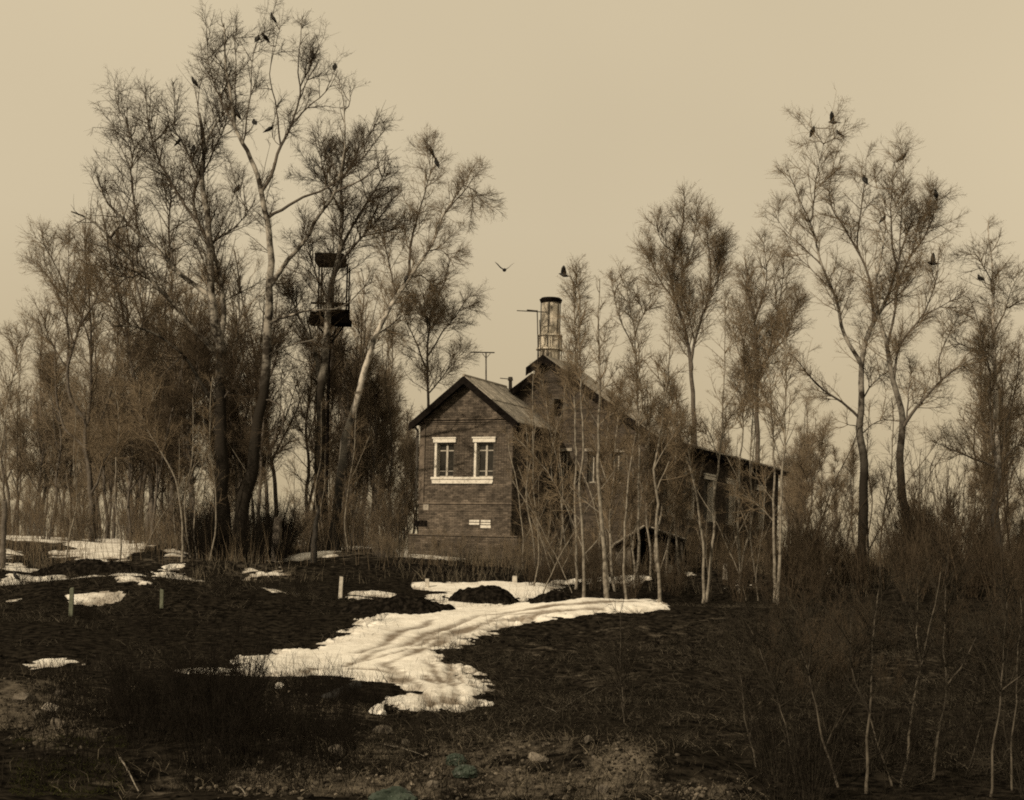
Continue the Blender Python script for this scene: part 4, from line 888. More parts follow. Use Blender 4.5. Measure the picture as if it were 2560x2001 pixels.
# main building
EM = z_at(1084, MR, AD); PM = z_at(900, MP, AD); km = (PM - EM) / (MR - MP); AST = a_at(1341, AD, 8.5)
ZL = z_at(945, AST, AD)                                     # lower left slope starts here
ops = [(a_at(1384, AD, 6.5), a_at(1408, AD, 6.5), z_at(1043, MP, AD), z_at(998, MP, AD)),
       (a_at(1403, AD), a_at(1424, AD), z_at(1205, MP, AD), z_at(1129, MP, AD)),
       (a_at(1529, AD), a_at(1556, AD), z_at(1208, MP + 2, AD), z_at(1132, MP + 2, AD)),
       (a_at(1468, AD), a_at(1492, AD), z_at(1207, MP + 1, AD), z_at(1130, MP + 1, AD))]
def top_z(a):
    if a < AST: return ZL - km * (AST - a)
    return min(PM - km * (a - MP) if a > MP else PM - km * (MP - a), 99)
mb = MB(); xs = sorted(set([ML, AST, MP, MR] + [x for o_ in ops for x in o_[:2]]))
for x0, x1 in zip(xs[:-1], xs[1:]):
    holes = sorted([(z0, z1) for (p, q, z0, z1) in ops if p < x1 - .001 and q > x0 + .001]); zc = -1.2
    e = .0005
    t0, t1 = top_z(x0 + e), top_z(x1 - e)
    for (z0, z1) in holes: hb(mb, x0, x1, AD, AD + .4, zc, z0); zc = z1
    q = [HW(x0, AD, zc), HW(x1, AD, zc), HW(x1, AD, t1), HW(x0, AD, t0)]; q += [p + ES * .4 for p in q]
    mb.add(q, [(0, 1, 2, 3), (7, 6, 5, 4), (0, 3, 7, 4), (1, 5, 6, 2), (3, 2, 6, 7), (0, 4, 5, 1)])
nwin = [b_at(x, MR) for x in (1672, 1722, 1772, 1826, 1900)]; wv = .62
zb = AD + .4
for i, bc in enumerate(nwin + [None]):
    b1 = bc - wv if bc else AD + MD
    hb(mb, MR - .4, MR, zb, b1, -1.2, EM)
    if bc: hb(mb, MR - .4, MR, b1, bc + wv, -1.2, 1.9); hb(mb, MR - .4, MR, b1, bc + wv, 3.9, EM); zb = bc + wv
hb(mb, ML, ML + .4, AD + .4, AD + MD, -1.2, top_z(ML)); hb(mb, ML + .4, MR - .4, AD + MD - .4, AD + MD, -1.2, EM)
mb.build('main_wall', M['mortar'], house)
def ok_main(a0, a1, z0, z1):
    for (p, q, u, v) in ops:
        if a1 > p - .005 and a0 < q + .005 and z1 > u and z0 < v: return False
    return z1 < min(top_z(a0), top_z(a1))
mbr = [q for q in brick_list(max(ML, -.3), MR, 0.2, PM, ok_main) if not (q[0] < AW and q[3] < EAVE)]
M['shaded_brick'] = mat('shaded_brick', (.075, .062, .052), .95, (.035, .03, .025), 4.5, 7, bump=.5, bscale=30, extra=random_tone(.68, 1.4, 'tone'))  # brick darkened: shade of the main house walls put into its colour
join_bricks('main_brickwork', mbr, lambda mb, a0, a1, z0, z1, p: hb(mb, a0, a1, AD - p, AD + .02, z0, z1), 'shaded_brick', house)
def ok_side(b0, b1, z0, z1):
    for bc in nwin:
        if b1 > bc - wv - .005 and b0 < bc + wv + .005 and z1 > 1.9 and z0 < 3.9: return False
    return True
sbr = brick_list(AD, AD + MD, .3, EM - .05, ok_side, bl=.26, bh=.085)
join_bricks('main_side_brickwork', sbr, lambda mb, b0, b1, z0, z1, p: hb(mb, MR - .02, MR + p, b0, b1, z0, z1), 'shaded_brick', house)
for (p, q, u, v) in ops[1:]:
    m_ = MB(); hb(m_, p - .12, q + .12, AD - .07, AD, v + .003, v + .14); m_.build('lintel', M['dim_trim'], house, bevel=.006)
for (p, q, u, v) in ops:
    fr = MB(); b0 = AD + .2
    if v > EAVE + .3: 
        m_ = MB(); hb(m_, p, q, AD + .3, AD + .33, u, v); m_.build('attic_hatch', M['black_wood'], house); continue
    hb(fr, p, p + .05, b0, b0 + .06, u, v); hb(fr, q - .05, q, b0, b0 + .06, u, v); hb(fr, p + .05, q - .05, b0, b0 + .06, u, u + .05); hb(fr, p + .05, q - .05, b0, b0 + .06, v - .05, v); hb(fr, (p + q) / 2 - .025, (p + q) / 2 + .025, b0, b0 + .06, u + .05, v - .05)
    wi = fr.build('window', M['frame'], house)
    for (x0, x1) in ((p + .05, (p + q) / 2 - .025), ((p + q) / 2 + .025, q - .05)): m_ = MB(); hb(m_, x0, x1, b0 + .025, b0 + .033, u + .05, v - .05); m_.build('pane', M['glass'], wi)
for k, bc in enumerate(nwin):
    m_ = MB(); hb(m_, MR, MR + .08, bc - wv - .2, bc + wv + .2, 3.905, 4.10); hb(m_, MR, MR + .12, bc - wv - .25, bc + wv + .25, 4.10, 4.18); m_.build('lintel', M['trim'], house, bevel=.006)
    m_ = MB(); hb(m_, MR - .25, MR + .05, bc + wv - .03, bc + wv + .14, 1.9, 3.9); m_.build('reveal', M['trim'], house, bevel=.006)
    fr = MB(); a0 = MR - .2
    for (c0, c1, u, v) in ((bc - wv, bc - wv + .06, 1.9, 3.9), (bc + wv - .1, bc + wv - .04, 1.9, 3.9), (bc - wv + .06, bc + wv - .1, 1.9, 1.96), (bc - wv + .06, bc + wv - .1, 3.84, 3.9), (bc - .05, bc + .01, 1.96, 3.84)): hb(fr, a0 - .06, a0, c0, c1, u, v)
    wi = fr.build('window', M['frame'], house)
    for (c0, c1) in ((bc - wv + .06, bc - .05), (bc + .01, bc + wv - .1)): m_ = MB(); hb(m_, a0 - .04, a0 - .03, c0, c1, 1.96, 3.84); m_.build('pane', M['glass'], wi)
def big_slope(name, aR, zR, aE, zE, b0, b1, n):
    for i in range(n):
        m_ = MB(); slope_sheet(m_, aR, zR, aE, zE, b0 + (b1 - b0) * i / n, b0 + (b1 - b0) * (i + 1) / n + .04, .05, (.015 if i % 2 else 0) + rb.random() * .01)
        m_.build('roof_sheet', M['roof'], house)
RM = PM + .12; f0 = AD - .45; f1 = AD + MD + .4; g1 = AD + 3.0
aU = a_at(1326, AD, 8.8); ZL2 = ZL + .1
big_slope('r', MP, RM, MR + .5, RM - km * (MR + .5 - MP), f0, g1, 4)
big_slope('r', MP, RM, aU, RM - km * (MP - aU), f0, g1, 4)
big_slope('r', AST - .01, ZL2, ML - .5, ZL2 - km * (AST - ML + .5), f0, g1, 4)
ze = RM - km * (MR + .5 - MP); MC = (ML + MR) / 2
big_slope('r', MC, ze + 1.0, MR + .5, ze, g1 + .05, f1, 14); big_slope('r', MC, ze + 1.0, ML - .5, ze, g1 + .05, f1, 14)
m_ = MB(); q = [HW(MP, g1, RM - .03), HW(MR + .3, g1, RM - km * (MR + .3 - MP) - .03), HW(ML, g1, EM - .3), HW(ML, g1, ZL - km * (AST - ML)), HW(AST, g1, ZL), HW(AST, g1, RM - km * (MP - AST) - .03)]; q += [p + ES * .04 for p in q]
m_.add(q, [(0, 5, 4, 3, 2, 1), (6, 7, 8, 9, 10, 11)] + [(k, (k + 1) % 6, 6 + (k + 1) % 6, 6 + k) for k in range(6)]); m_.build('back_gable', M['mortar'], house)
m_ = MB(); q = [HW(MC, f1 - .5, ze + .97), HW(MR, f1 - .5, ze), HW(MR, f1 - .5, EM - .05), HW(ML, f1 - .5, EM - .05), HW(ML, f1 - .5, ze)]; q += [p + ES * .04 for p in q]
m_.add(q, [(0, 4, 3, 2, 1), (5, 6, 7, 8, 9)] + [(k, (k + 1) % 5, 5 + (k + 1) % 5, 5 + k) for k in range(5)]); m_.build('end_gable', M['mortar'], house)
m_ = MB(); hb(m_, AST - .25, AST - .02, AD + .4, g1 - .01, ZL - .3, RM - km * (MP - AST) - .02); m_.build('clerestory_wall', M['mortar'], house)
for (aR, zR, aE, zE) in ((MP, RM, MR + .5, RM - km * (MR + .5 - MP)), (MP, RM, aU, RM - km * (MP - aU)), (AST, ZL2, ML - .5, ZL2 - km * (AST - ML + .5))):
    m_ = MB(); slope_sheet(m_, aR, zR - .32, aE, zE - .32, f0 - .035, f0 - .003, .37); slope_sheet(m_, aR, zR - .16, aE, zE - .16, f0, AD - .02, .09); m_.build('bargeboard', M['black_wood'], house)
m_ = MB(); ze = RM - km * (MR + .5 - MP); hb(m_, MR + .46, MR + .53, f0, f1, ze - .26, ze - .012); hb(m_, MR + .02, MR + .43, f0 + .02, f1 - .02, ze - .16, ze - .06); m_.build('eave_boards', M['black_wood'], house)
# round chimney on the main roof
bc = AD + 1.6; ac = a_at(1375, bc, 10); zz = lambda py: z_at(py, ac, bc)
def ring_stack(name, L, mtl, parent, n=12):
    m_ = MB()
    for (p0, p1, r0, r1) in L: m_.cyl(HW(ac, bc, zz(p0)), HW(ac, bc, zz(p1)), r0, r1, n)
    return m_.build(name, M[mtl], parent, smooth=False)
sc_ = lambda px: px / F * HW(ac, bc, 0)[1]
ch = ring_stack('chimney', [(915, 876, sc_(27), sc_(27)), (872, 842, sc_(29), sc_(29)), (838, 756, sc_(24), sc_(23))], 'stucco', house)
ring_stack('chimney_ledge', [(876, 872, sc_(35), sc_(34)), (842, 838, sc_(33), sc_(31))], 'stucco', ch)
for q_ in range(6):
    an = q_ * 1.047 + .3; c0 = HW(ac, bc, 0); rr_ = sc_(25.5); m_ = MB(); o_ = np.array([math.cos(an) * rr_, math.sin(an) * rr_, 0]); m_.cyl(HW(ac, bc, zz(900)) + o_ * 1.22, HW(ac, bc, zz(840)) + o_ * 1.22, .022, .022, 5); m_.cyl(HW(ac, bc, zz(838)) + o_, HW(ac, bc, zz(758)) + o_, .02, .02, 5); m_.build('strap', M['metal'], ch)
ring_stack('chimney_cap', [(758, 750, sc_(26), sc_(29)), (750, 746, sc_(28), sc_(24))], 'black_wood', ch, 16)
def thing_mb(name, label, cat, org, mat_, fn, group=None, bevel=0, smooth=False):
    m_ = MB(); fn(m_); o = m_.build(name, M[mat_], None, org=org, bevel=bevel, smooth=smooth); return setp(o, label, cat, group)
# aerials
br = b_at(1215, AW / 2, PEAK); o0 = HW(AW / 2, br, RZ + .05); D0 = o0[1]
def PD(x, y, D=None): return P(x, y, D if D else D0)
r = empty('roof_aerial', o0, 'T shaped aerial pole on the annex ridge', 'aerial')
m_ = MB(); m_.cyl(o0, PD(1215, 881), .035, .03, 6); m_.build('pole', M['metal'], r)
m_ = MB(); m_.cyl(PD(1176, 881, D0 - .2), PD(1236, 882, D0 + .2), .03, .03, 6); m_.build('crossbar', M['metal'], r)
m_ = MB(); m_.cyl(PD(1215, 896), PD(1226, 884), .015, .015, 5); m_.cyl(PD(1215, 896), PD(1206, 884), .015, .015, 5); m_.build('brace', M['metal'], r)
bx = AD + .3; o1 = HW(a_at(1346, bx, 9), bx, 0); D1 = o1[1]; o1 = P(1346, 893, D1)
r = empty('roof_aerial', o1, 'taller aerial with two poles and a long crossbar standing before the round chimney', 'aerial')
m_ = MB(); m_.cyl(P(1346, 902, D1), P(1343, 776, D1), .03, .025, 6); m_.build('pole', M['metal'], r)
m_ = MB(); m_.cyl(P(1352, 900, D1), P(1349, 800, D1), .022, .02, 6); m_.build('pole', M['metal'], r)
m_ = MB(); m_.cyl(P(1292, 777, D1), P(1368, 781, D1), .022, .022, 6); m_.cyl(P(1317, 776, D1 - .02), P(1342, 778, D1 - .02), .04, .035, 6); m_.build('crossbar', M['metal'], r)
m_ = MB(); m_.cyl(P(1349, 822, D1), P(1368, 798, D1), .016, .016, 5); m_.build('brace', M['metal'], r)
b3 = b_at(1276, AW / 2, PEAK); o3 = HW(AW / 2, b3, RZ); D3 = o3[1]
r = empty('vent_pipe', o3, 'short dark vent pipe with a small crossbar at the far end of the annex ridge', 'pipe')
m_ = MB(); m_.cyl(o3 - [0, 0, .1], P(1276, 950, D3), .09, .08, 8); m_.build('pipe', M['metal'], r)
m_ = MB(); m_.cyl(P(1276, 952, D3), P(1276, 943, D3), .13, .10, 8); m_.build('cap', M['metal'], r)
m_ = MB(); m_.cyl(P(1250, 946, D3), P(1272, 948, D3), .02, .02, 5); m_.build('crossbar', M['metal'], r)
# low brick wall with posts in front of the annex
w0 = P(1020, 1385, 71.5); w1 = P(1292, 1385, 71.0); w0[2] = h(w0[0], w0[1]); w1[2] = h(w1[0], w1[1]); dv = w1 - w0; dv[2] = 0; L = np.linalg.norm(dv); dv /= L; nv = np.array([dv[1], -dv[0], 0])
if nv[1] > 0: nv = -nv
wz = w0[2] - .4; zt = P(1120, 1340, (w0[1] + w1[1]) / 2)[2]
lw = empty('low_wall', (w0 + w1) / 2, 'crumbling low brick wall running in front of the annex', 'wall')
m_ = MB(); m_.box([w0[0], w0[1], wz], dv * L, -nv * .25, [0, 0, zt - wz]); m_.build('wall_core', M['mortar'], lw)
bl = brick_list(0, L, 0, zt - w0[2] + .28, lambda a, b, c, d: True)
def pl(mb, a0, a1, z0, z1, p): mb.box(np.array([w0[0], w0[1], w0[2] - .3 + z0]) + dv * a0 + nv * p, dv * (a1 - a0), -nv * (p + .02), [0, 0, z1 - z0])
join_bricks('brickwork', bl, pl, 'brick_j', lw)
m_ = MB(); m_.box(np.array([w0[0], w0[1], zt]) + nv * .05, dv * L, -nv * .36, [0, 0, .06]); m_.build('coping', M['brick'], lw, bevel=.01)
# the lookout mast
DM = 77
def mast():
    base = P(800, 1340, DM); base[2] = h(base[0], base[1])
    r = empty('lookout_mast', base, 'old lookout mast with a dark roofed cab right of the two big trunks', 'mast')
    k = DM / F; pole_x = 826
    m_ = MB(); m_.cyl([P(pole_x, 900, DM)[0], DM, base[2] - .2], P(pole_x, 700, DM), .08, .06, 8); m_.build('pole', M['black_wood'], r)
    dz = 1.2
    def slab(name, x0, x1, y0, y1, d0, d1, mt='black_wood'):
        a = P(x0, y1, DM); b = P(x1, y0, DM); m_ = MB(); m_.box([a[0], DM + d0, a[2]], [b[0] - a[0], 0, 0], [0, d1 - d0, 0], [0, 0, b[2] - a[2]]); return m_.build(name, M[mt], r, bevel=.01)
    slab('roof', 790, 863, 640, 660, -dz / 2, dz / 2); slab('roof_edge', 793, 861, 660.5, 664, -dz / 2 + .05, dz / 2 - .05)
    slab('platform', 774, 877, 800, 811, -dz / 2, dz / 2)
    for x in (796, 866):
        for d in (-dz / 2 + .05, dz / 2 - .12): a = P(x, 799, DM); b = P(x - 1, 665, DM); m_ = MB(); m_.box([a[0], DM + d, a[2]], [.07, 0, 0], [0, .07, 0], [0, 0, b[2] - a[2]]); m_.build('post', M['black_wood'], r)
    for x in (829, 875): slab('rail_post', x, x + 3, 762, 800, -dz / 2 + .02, -dz / 2 + .08)
    for y in (763, 780): slab('rail', 780, 877, y, y + 3, -dz / 2 - .02, -dz / 2 + .015)
    slab('cab_panel', 829, 873, 784, 799, -dz / 2 + .09, -dz / 2 + .12); slab('cab_panel', 778, 820, 784, 799, -dz / 2 + .09, -dz / 2 + .12); slab('cab_panel', 833, 872, 755, 762, dz / 2 - .2, dz / 2 - .16)
    for (xa, ya, xb, yb) in ((863, 811, 828, 858), (850, 811, 828, 845), (790, 811, 824, 850)): m_ = MB(); m_.cyl(P(xa, ya, DM), P(xb, yb, DM), .04, .04, 6); m_.build('brace', M['black_wood'], r)
mast()
# ------------------------------------------------------------------ posts, stump, mound, ruins
def post(lab, x, yt, yb, wpx, mt='concrete', lean=0, D=None, grp='old fence posts on the slope', name='fence_post'):
    q = hit(x, yb) if D is None else P(x, yb, D); D = q[1]; top = P(x + lean, yt, D); wd = wpx / F * D
    d = top - q; g = random.Random(int(x)); root = MB()
    ax = np.array([wd, 0, 0]); ay = np.array([0, wd * .8, 0]); b = q - ax / 2 - [0, 0, .25]
    n = 5; rings = []
    for i in range(n):
        t = i / (n - 1); c = q - [0, 0, .25] + (d + [0, 0, .25]) * t; s = (1 - .12 * t) * g.uniform(.92, 1.06)
        rings.append([c + np.array([sx * wd / 2 * s, sy * wd * .4 * s, (g.uniform(-.04, .04) if i == n - 1 else 0)]) for sx, sy in ((-1, -1), (1, -1), (1, 1), (-1, 1))])
    V = [p for rr in rings for p in rr]; Fc = [(4 * i + k, 4 * i + (k + 1) % 4, 4 * i + 4 + (k + 1) % 4, 4 * i + 4 + k) for i in range(n - 1) for k in range(4)] + [(3, 2, 1, 0), (4 * n - 4, 4 * n - 3, 4 * n - 2, 4 * n - 1)]
    root.add(V, Fc); o = root.build(name, M[mt], None, org=q, bevel=wd * .06); return setp(o, lab, 'post', grp)
post('tallest greenish post on the dark left bank', 177, 1471, 1541, 11, 'green_post', 3)
post('shorter greenish post on the dark left bank, halfway to the big trunks', 404, 1474, 1520, 10, 'green_post', 1)
post('pale ragged post leaning in front of the dark bank below the third big tree', 850, 1440, 1497, 10, 'concrete', 4)
post('short split post at the left corner of the snow above the track', 1068, 1449, 1473, 11)
post('pale square post standing in the snow behind the earth mound', 1287, 1441, 1458, 14)
post('small white stub between the zigzag sapling and the V shaped pair', 1676, 1414, 1432, 13)
post('white post standing upright at the right end of the snow', 1813, 1410, 1447, 12)
post('pale stub at the right with a stick leaning to it', 2073, 1412, 1436, 12)
post('dark square post on the low wall before the house', 1143, 1356, 1374, 11, 'black_wood')
post('dark short post at the left end of the low wall', 946, 1357, 1376, 9, 'black_wood')
post('dark thin post beside the trunk of the leaning birch', 879, 1353, 1378, 5, 'black_wood')
def trunkish(name, lab, cat, D, pts, rad, mt, n=9, jag=.1, seed=1):
    g = np.random.default_rng(seed); pp = [P(x, y, D) for x, y in pts]; q = pp[0].copy(); q[2] = h(q[0], q[1]) - .2
    if pp[0][2] > q[2]: pp.insert(0, q)
    S, R = resample(pp, rad, .12, .012, g); V, Q = tubes(S[None] , (R * (1 + .08 * g.normal(size=len(R))))[None], n)
    V = V.copy(); V[-n:, 2] += g.uniform(-jag, jag * 2, n); cap = np.array([[len(V) - n + k, len(V) - n + (k + 1) % n, len(V)] for k in range(n)]); V = np.r_[V, [S[-1] - [0, 0, .1]]]
    o = link(name, fastmesh(name, V - pp[0], Q, True, cap), M[mt], None, org=pp[0]); return setp(o, lab, cat)
trunkish('tree_stump', 'broken pale birch stump with a pointed top, left of the leaning birch', 'stump', 68, [(786, 1352), (789, 1310), (793, 1292), (797, 1274)], (.17, .07), 'birch', jag=.12)
trunkish('tree_stump', 'dark hollow stump with a pale split side between the big trunks and the third tree', 'stump', 68, [(692, 1365), (693, 1330), (695, 1300)], (.26, .17), 'bark', jag=.1, seed=2)
trunkish('birch_snag', 'thin white broken birch stem standing before the right hand birch', 'snag', 66, [(2171, 1457), (2170, 1400), (2168, 1340)], (.055, .03), 'sapling', n=7, jag=.03, seed=3)
trunkish('tree_stump', 'dark charred stump at the far left edge of the snow slope', 'stump', 62, [(8, 1352), (10, 1300), (12, 1250)], (.12, .09), 'bark', jag=.05, seed=4)
def mound(name, lab, cx, cy, rx_px, h_px, mt='mound', kind='structure', seed=1, ry=1.1):
    q = hit(cx, cy); D = q[1]; rx = rx_px / F * D; hh = h_px / F * D
    g = np.linspace(-1.25, 1.25, 90); X, Y = np.meshgrid(g, g); x = q[0] + X * rx; y = D + ry * rx * (Y + .6)
    rr = np.sqrt(X ** 2 + Y ** 2) + .10 * wob(X * 2 + seed, Y * 2, 1.0) + .04 * wob(X * 7, Y * 7 + seed, 1.)
    z = h(x, y) + hh * np.clip(1 - rr ** 2.3, -.3, 1) + .05 * wob(x, y, 3.) + .035 * np.abs(wob(x, y, 9.)) - .03
    V, Q = gridmesh(name, x, y, z); o = link(name, fastmesh(name, V - q, Q), M[mt], None, org=q)
    setp(o, lab, None, None, kind); return o
mound('earth_mound', 'small dark earth mound lying in the snow beside the track', 1225, 1514, 92, 50, ry=.9)
mound('earth_mound', 'low dark heap right of the small earth mound', 1370, 1513, 60, 28, seed=3)
mound('earth_bank', 'black earth bank left of the track bend', 990, 1538, 150, 44, seed=5, ry=.7)
mound('earth_bank', 'long dark earth bank on the left terrace below the snow field', 230, 1440, 150, 36, seed=6, ry=.35)
mound('earth_bank', 'dark bank below the house front', 1120, 1436, 260, 14, seed=8, ry=.2)
# sunken cellar with a plank roof
def cellar():
    q = hit(1630, 1425); D = q[1]; r = empty('ruined_cellar', q, 'half buried ruined cellar with a sagging plank roof and a dark opening', 'ruin')
    k = D / F; base = h(q[0], q[1])
    def quad(name, pts, mt, th=.12, dep=0):
        V = [P(x, y, D + dd) for x, y, dd in pts]; n = len(V); V += [v + np.array([0, th, 0]) for v in V]
        m_ = MB(); m_.add(V, [tuple(range(n)), tuple(range(2 * n - 1, n - 1, -1))] + [(i, (i + 1) % n, n + (i + 1) % n, n + i) for i in range(n)]); return m_.build(name, M[mt], r)
    quad('side_wall', [(1537, 1415, 0), (1579, 1418, 0), (1577, 1368, 0), (1539, 1370, 0)], 'stone', .3)
    quad('back_wall', [(1537, 1415, 1.6), (1720, 1420, 1.6), (1712, 1355, 1.6), (1612, 1318, 1.6), (1537, 1365, 1.6)], 'black_wood', .2)
    quad('side_wall', [(1688, 1420, 0), (1708, 1420, 0), (1706, 1340, 0), (1692, 1338, 0)], 'stone', .3)
    for i in range(9):
        t0, t1 = i / 9, (i + .9) / 9; d0, d1 = -.35 + t0 * 1.9, -.35 + t1 * 1.9
        for (xa, ya, xb, yb) in ((1610, 1316, 1527, 1368), (1612, 1316, 1715, 1352)):
            V = [P(xa, ya, D) + [0, d0, random.uniform(-.02, .02)], P(xa, ya, D) + [0, d1, 0], P(xb, yb, D) + [0, d1, 0], P(xb, yb, D) + [0, d0, random.uniform(-.06, .03)]]
            V += [v + np.array([0, 0, .04]) for v in V]; m_ = MB(); m_.add(V, [(3, 2, 1, 0), (4, 5, 6, 7), (0, 1, 5, 4), (1, 2, 6, 5), (2, 3, 7, 6), (3, 0, 4, 7)]); m_.build('plank', M['grey_wood'], r)
    return D
Dc = cellar()
# ------------------------------------------------------------------ rubble and litter in the near ground
def rock_mesh(seed, n=1, flat=.7):
    g = np.random.default_rng(seed); bm = bmesh.new(); bmesh.ops.create_icosphere(bm, subdivisions=n + 1, radius=1.)
    V = np.array([v.co[:] for v in bm.verts]); Fc = np.array([[v.index for v in f.verts] for f in bm.faces]); bm.free()
    for _ in range(5):
        d = g.normal(size=3); d /= np.linalg.norm(d); c = g.uniform(.45, .8); s = V @ d; V = V - np.clip(s - c, 0, None)[:, None] * d * .85
    V = V * (1 + .10 * g.normal(size=(len(V), 1))) * np.array([1, g.uniform(.6, 1), flat * g.uniform(.7, 1.1)]); return V, Fc
RK = [rock_mesh(500 + i, 0) for i in range(8)]
def rubble(name, lab, n, zones, size, seed, mtl='stone_j', ymin=1500):
    g = np.random.default_rng(seed); Vs, Fs, tn, off = [], [], [], 0
    for i in range(n):
        z = zones[g.integers(len(zones))]; px = g.normal(z[0], z[2]); py = min(g.normal(z[1], z[3]), 2030)
        q = hit(px, max(py, ymin)); v, f = RK[g.integers(8)]; s = np.exp(g.uniform(math.log(size[0]), math.log(size[1]))); a = g.uniform(0, 6.28); c, sn = math.cos(a), math.sin(a)
        v = v * s; v = np.c_[v[:, 0] * c - v[:, 1] * sn, v[:, 0] * sn + v[:, 1] * c, v[:, 2]] + q + [0, 0, s * .2]
        Vs.append(v); Fs.append(f + off); off += len(v); tn += [g.uniform() ** 1.6] * len(v)
    me = fastmesh(name, np.concatenate(Vs), None, False, np.concatenate(Fs)); attach(me, 'tone', tn); setp(link(name, me, M[mtl]), lab, None, None, 'stuff')
Z1 = [(60, 1760, 60, 35), (150, 1820, 50, 30), (880, 1870, 90, 45), (1000, 1950, 120, 30), (1250, 1860, 110, 40), (1560, 1890, 45, 35), (1350, 1960, 160, 30), (660, 1960, 70, 30), (700, 1960, 60, 20), (1750, 1985, 60, 15), (720, 1760, 60, 30), (1300, 1960, 150, 30)]
rubble('rubble', 'broken brick, clods and small stones strewn over the near ground', 2600, Z1, (.006, .045), 601)
rubble('clods', 'dark clods of earth on the near ground', 900, [(500, 1850, 350, 90), (1400, 1880, 400, 70), (1100, 1830, 200, 50), (2100, 1900, 300, 80)], (.008, .03), 602, 'mound')
rubble('clods', 'dirty clods at the lower lip of the snow track', 160, [(1120, 1765, 55, 12), (1010, 1780, 40, 10), (1160, 1735, 25, 18)], (.015, .05), 603, 'mound')
rubble('clods', 'clods and stones on the dark slopes beside the track', 500, [(1600, 1620, 300, 60), (2100, 1620, 250, 60), (500, 1560, 350, 50), (1250, 1500, 250, 15)], (.02, .09), 604, 'mound')
rubble('rubble_heap', 'pale broken masonry heaped in front of the ruined cellar', 60, [(1622, 1420, 18, 4), (1700, 1424, 14, 4), (1560, 1424, 14, 3)], (.06, .28), 606, ymin=1405)
STN = [(150, 1740, .09, 'pale slab like stone beside the crate at the left'), (60, 1755, .13, 'big pale clod on the left heap'), (95, 1795, .10, 'pale stone on the lower flank of the left heap'), (145, 1820, .09, 'pale stone low on the left heap, next to the black hollow'), (318, 1820, .06, 'lone flat pale stone in the dark scrub at left'),
       (945, 1785, .13, 'white lump of dirty snow left of the track end'), (960, 1832, .12, 'grey boulder below the white lump'), (1013, 1860, .05, 'small bright stone above the green bags'), (1283, 1842, .05, 'small round white stone in the middle of the near ground'),
       (1340, 1900, .07, 'pale stone right of the green bags'), (1360, 1905, .05, 'smaller pale stone next to the pale stone right of the bags'), (1473, 1855, .09, 'pale stone on top of the right heap'), (1270, 1930, .06, 'bright stone below the round white stone'),
       (840, 1885, .08, 'grey stone in the rubble left of the bags'), (1085, 1965, .06, 'pale stone at the bottom between the two green bags'), (700, 1720, .08, 'grey lump under the near end of the snow'), (560, 1790, .05, 'pale stone in the black scrub left of centre'), (545, 1765, .05, 'upright pale chip in the black scrub'), (1510, 1980, .07, 'pale stone at the bottom right of centre')]
for i, (x, y, s, lab) in enumerate(STN):
    q = hit(x, y); v, f = rock_mesh(700 + i, 1, .75); me = fastmesh('stone', v * s * 1.3, None, False, f); o = link('stone', me, M['snow'] if 'snow' in lab else M['stone'], None, org=q + [0, 0, s * .3]); o.rotation_euler = (0, 0, i); setp(o, lab, 'stone', 'stones in the near ground')
def bag(lab, cx, cy, wpx, hpx, seed, D=None):
    q = hit(cx, cy + hpx / 2); D = q[1]; s = D / F; g = np.random.default_rng(seed); bm = bmesh.new(); bmesh.ops.create_icosphere(bm, subdivisions=4, radius=1.)
    V = np.array([v.co[:] for v in bm.verts]); Fc = np.array([[v.index for v in f.verts] for f in bm.faces]); bm.free()
    r = 1 + .30 * np.sin(V @ g.normal(size=3) * 2.2 + 1) + .12 * np.abs(np.sin(V @ g.normal(size=3) * 4)) + .09 * np.abs(np.sin(V @ g.normal(size=3) * 6)) + .05 * np.abs(np.sin(V @ g.normal(size=3) * 13)); V = V * r[:, None]; V[:, 2] = np.where(V[:, 2] < -.5, -.5, V[:, 2])
    V = V * np.array([wpx / 2, wpx / 2.4, hpx / 1.7]) * s; V += g.normal(size=V.shape) * s * 1.1; me = fastmesh('green_bag', V, None, False, Fc); o = link('green_bag', me, M['bag'], None, org=q + [0, 0, .42 * hpx * s * .6]); setp(o, lab, 'bag')
bag('upper crumpled green plastic bag in the near ground', 1139, 1900, 38, 26, 1)
bag('lower paler green plastic bag lying against the first one', 1162, 1926, 46, 30, 2)
bag('green plastic sheet cut by the bottom edge of the picture', 985, 1992, 90, 40, 3)
q = hit(128, 1788); s = q[1] / F; r_ = empty('broken_crate', q, 'tilted pale broken box frame on the left heap', 'box')
A_ = P(105, 1772, q[1]); B_ = P(118, 1757, q[1]); C_ = P(147, 1768, q[1]); D_ = P(139, 1781, q[1])
for a, b in ((A_, B_), (B_, C_), (C_, D_), (D_, A_)):
    m_ = MB(); m_.cyl(a, b, .012, .012, 4); m_.build('slat', M['card'], r_)
m_ = MB(); V = [A_, B_, C_, D_]; V += [v + np.array([0, .06, 0]) for v in V]; m_.add(V, [(0, 1, 2, 3), (7, 6, 5, 4), (0, 4, 5, 1), (1, 5, 6, 2), (2, 6, 7, 3), (3, 7, 4, 0)]); m_.build('panel', M['grey_wood'], r_)
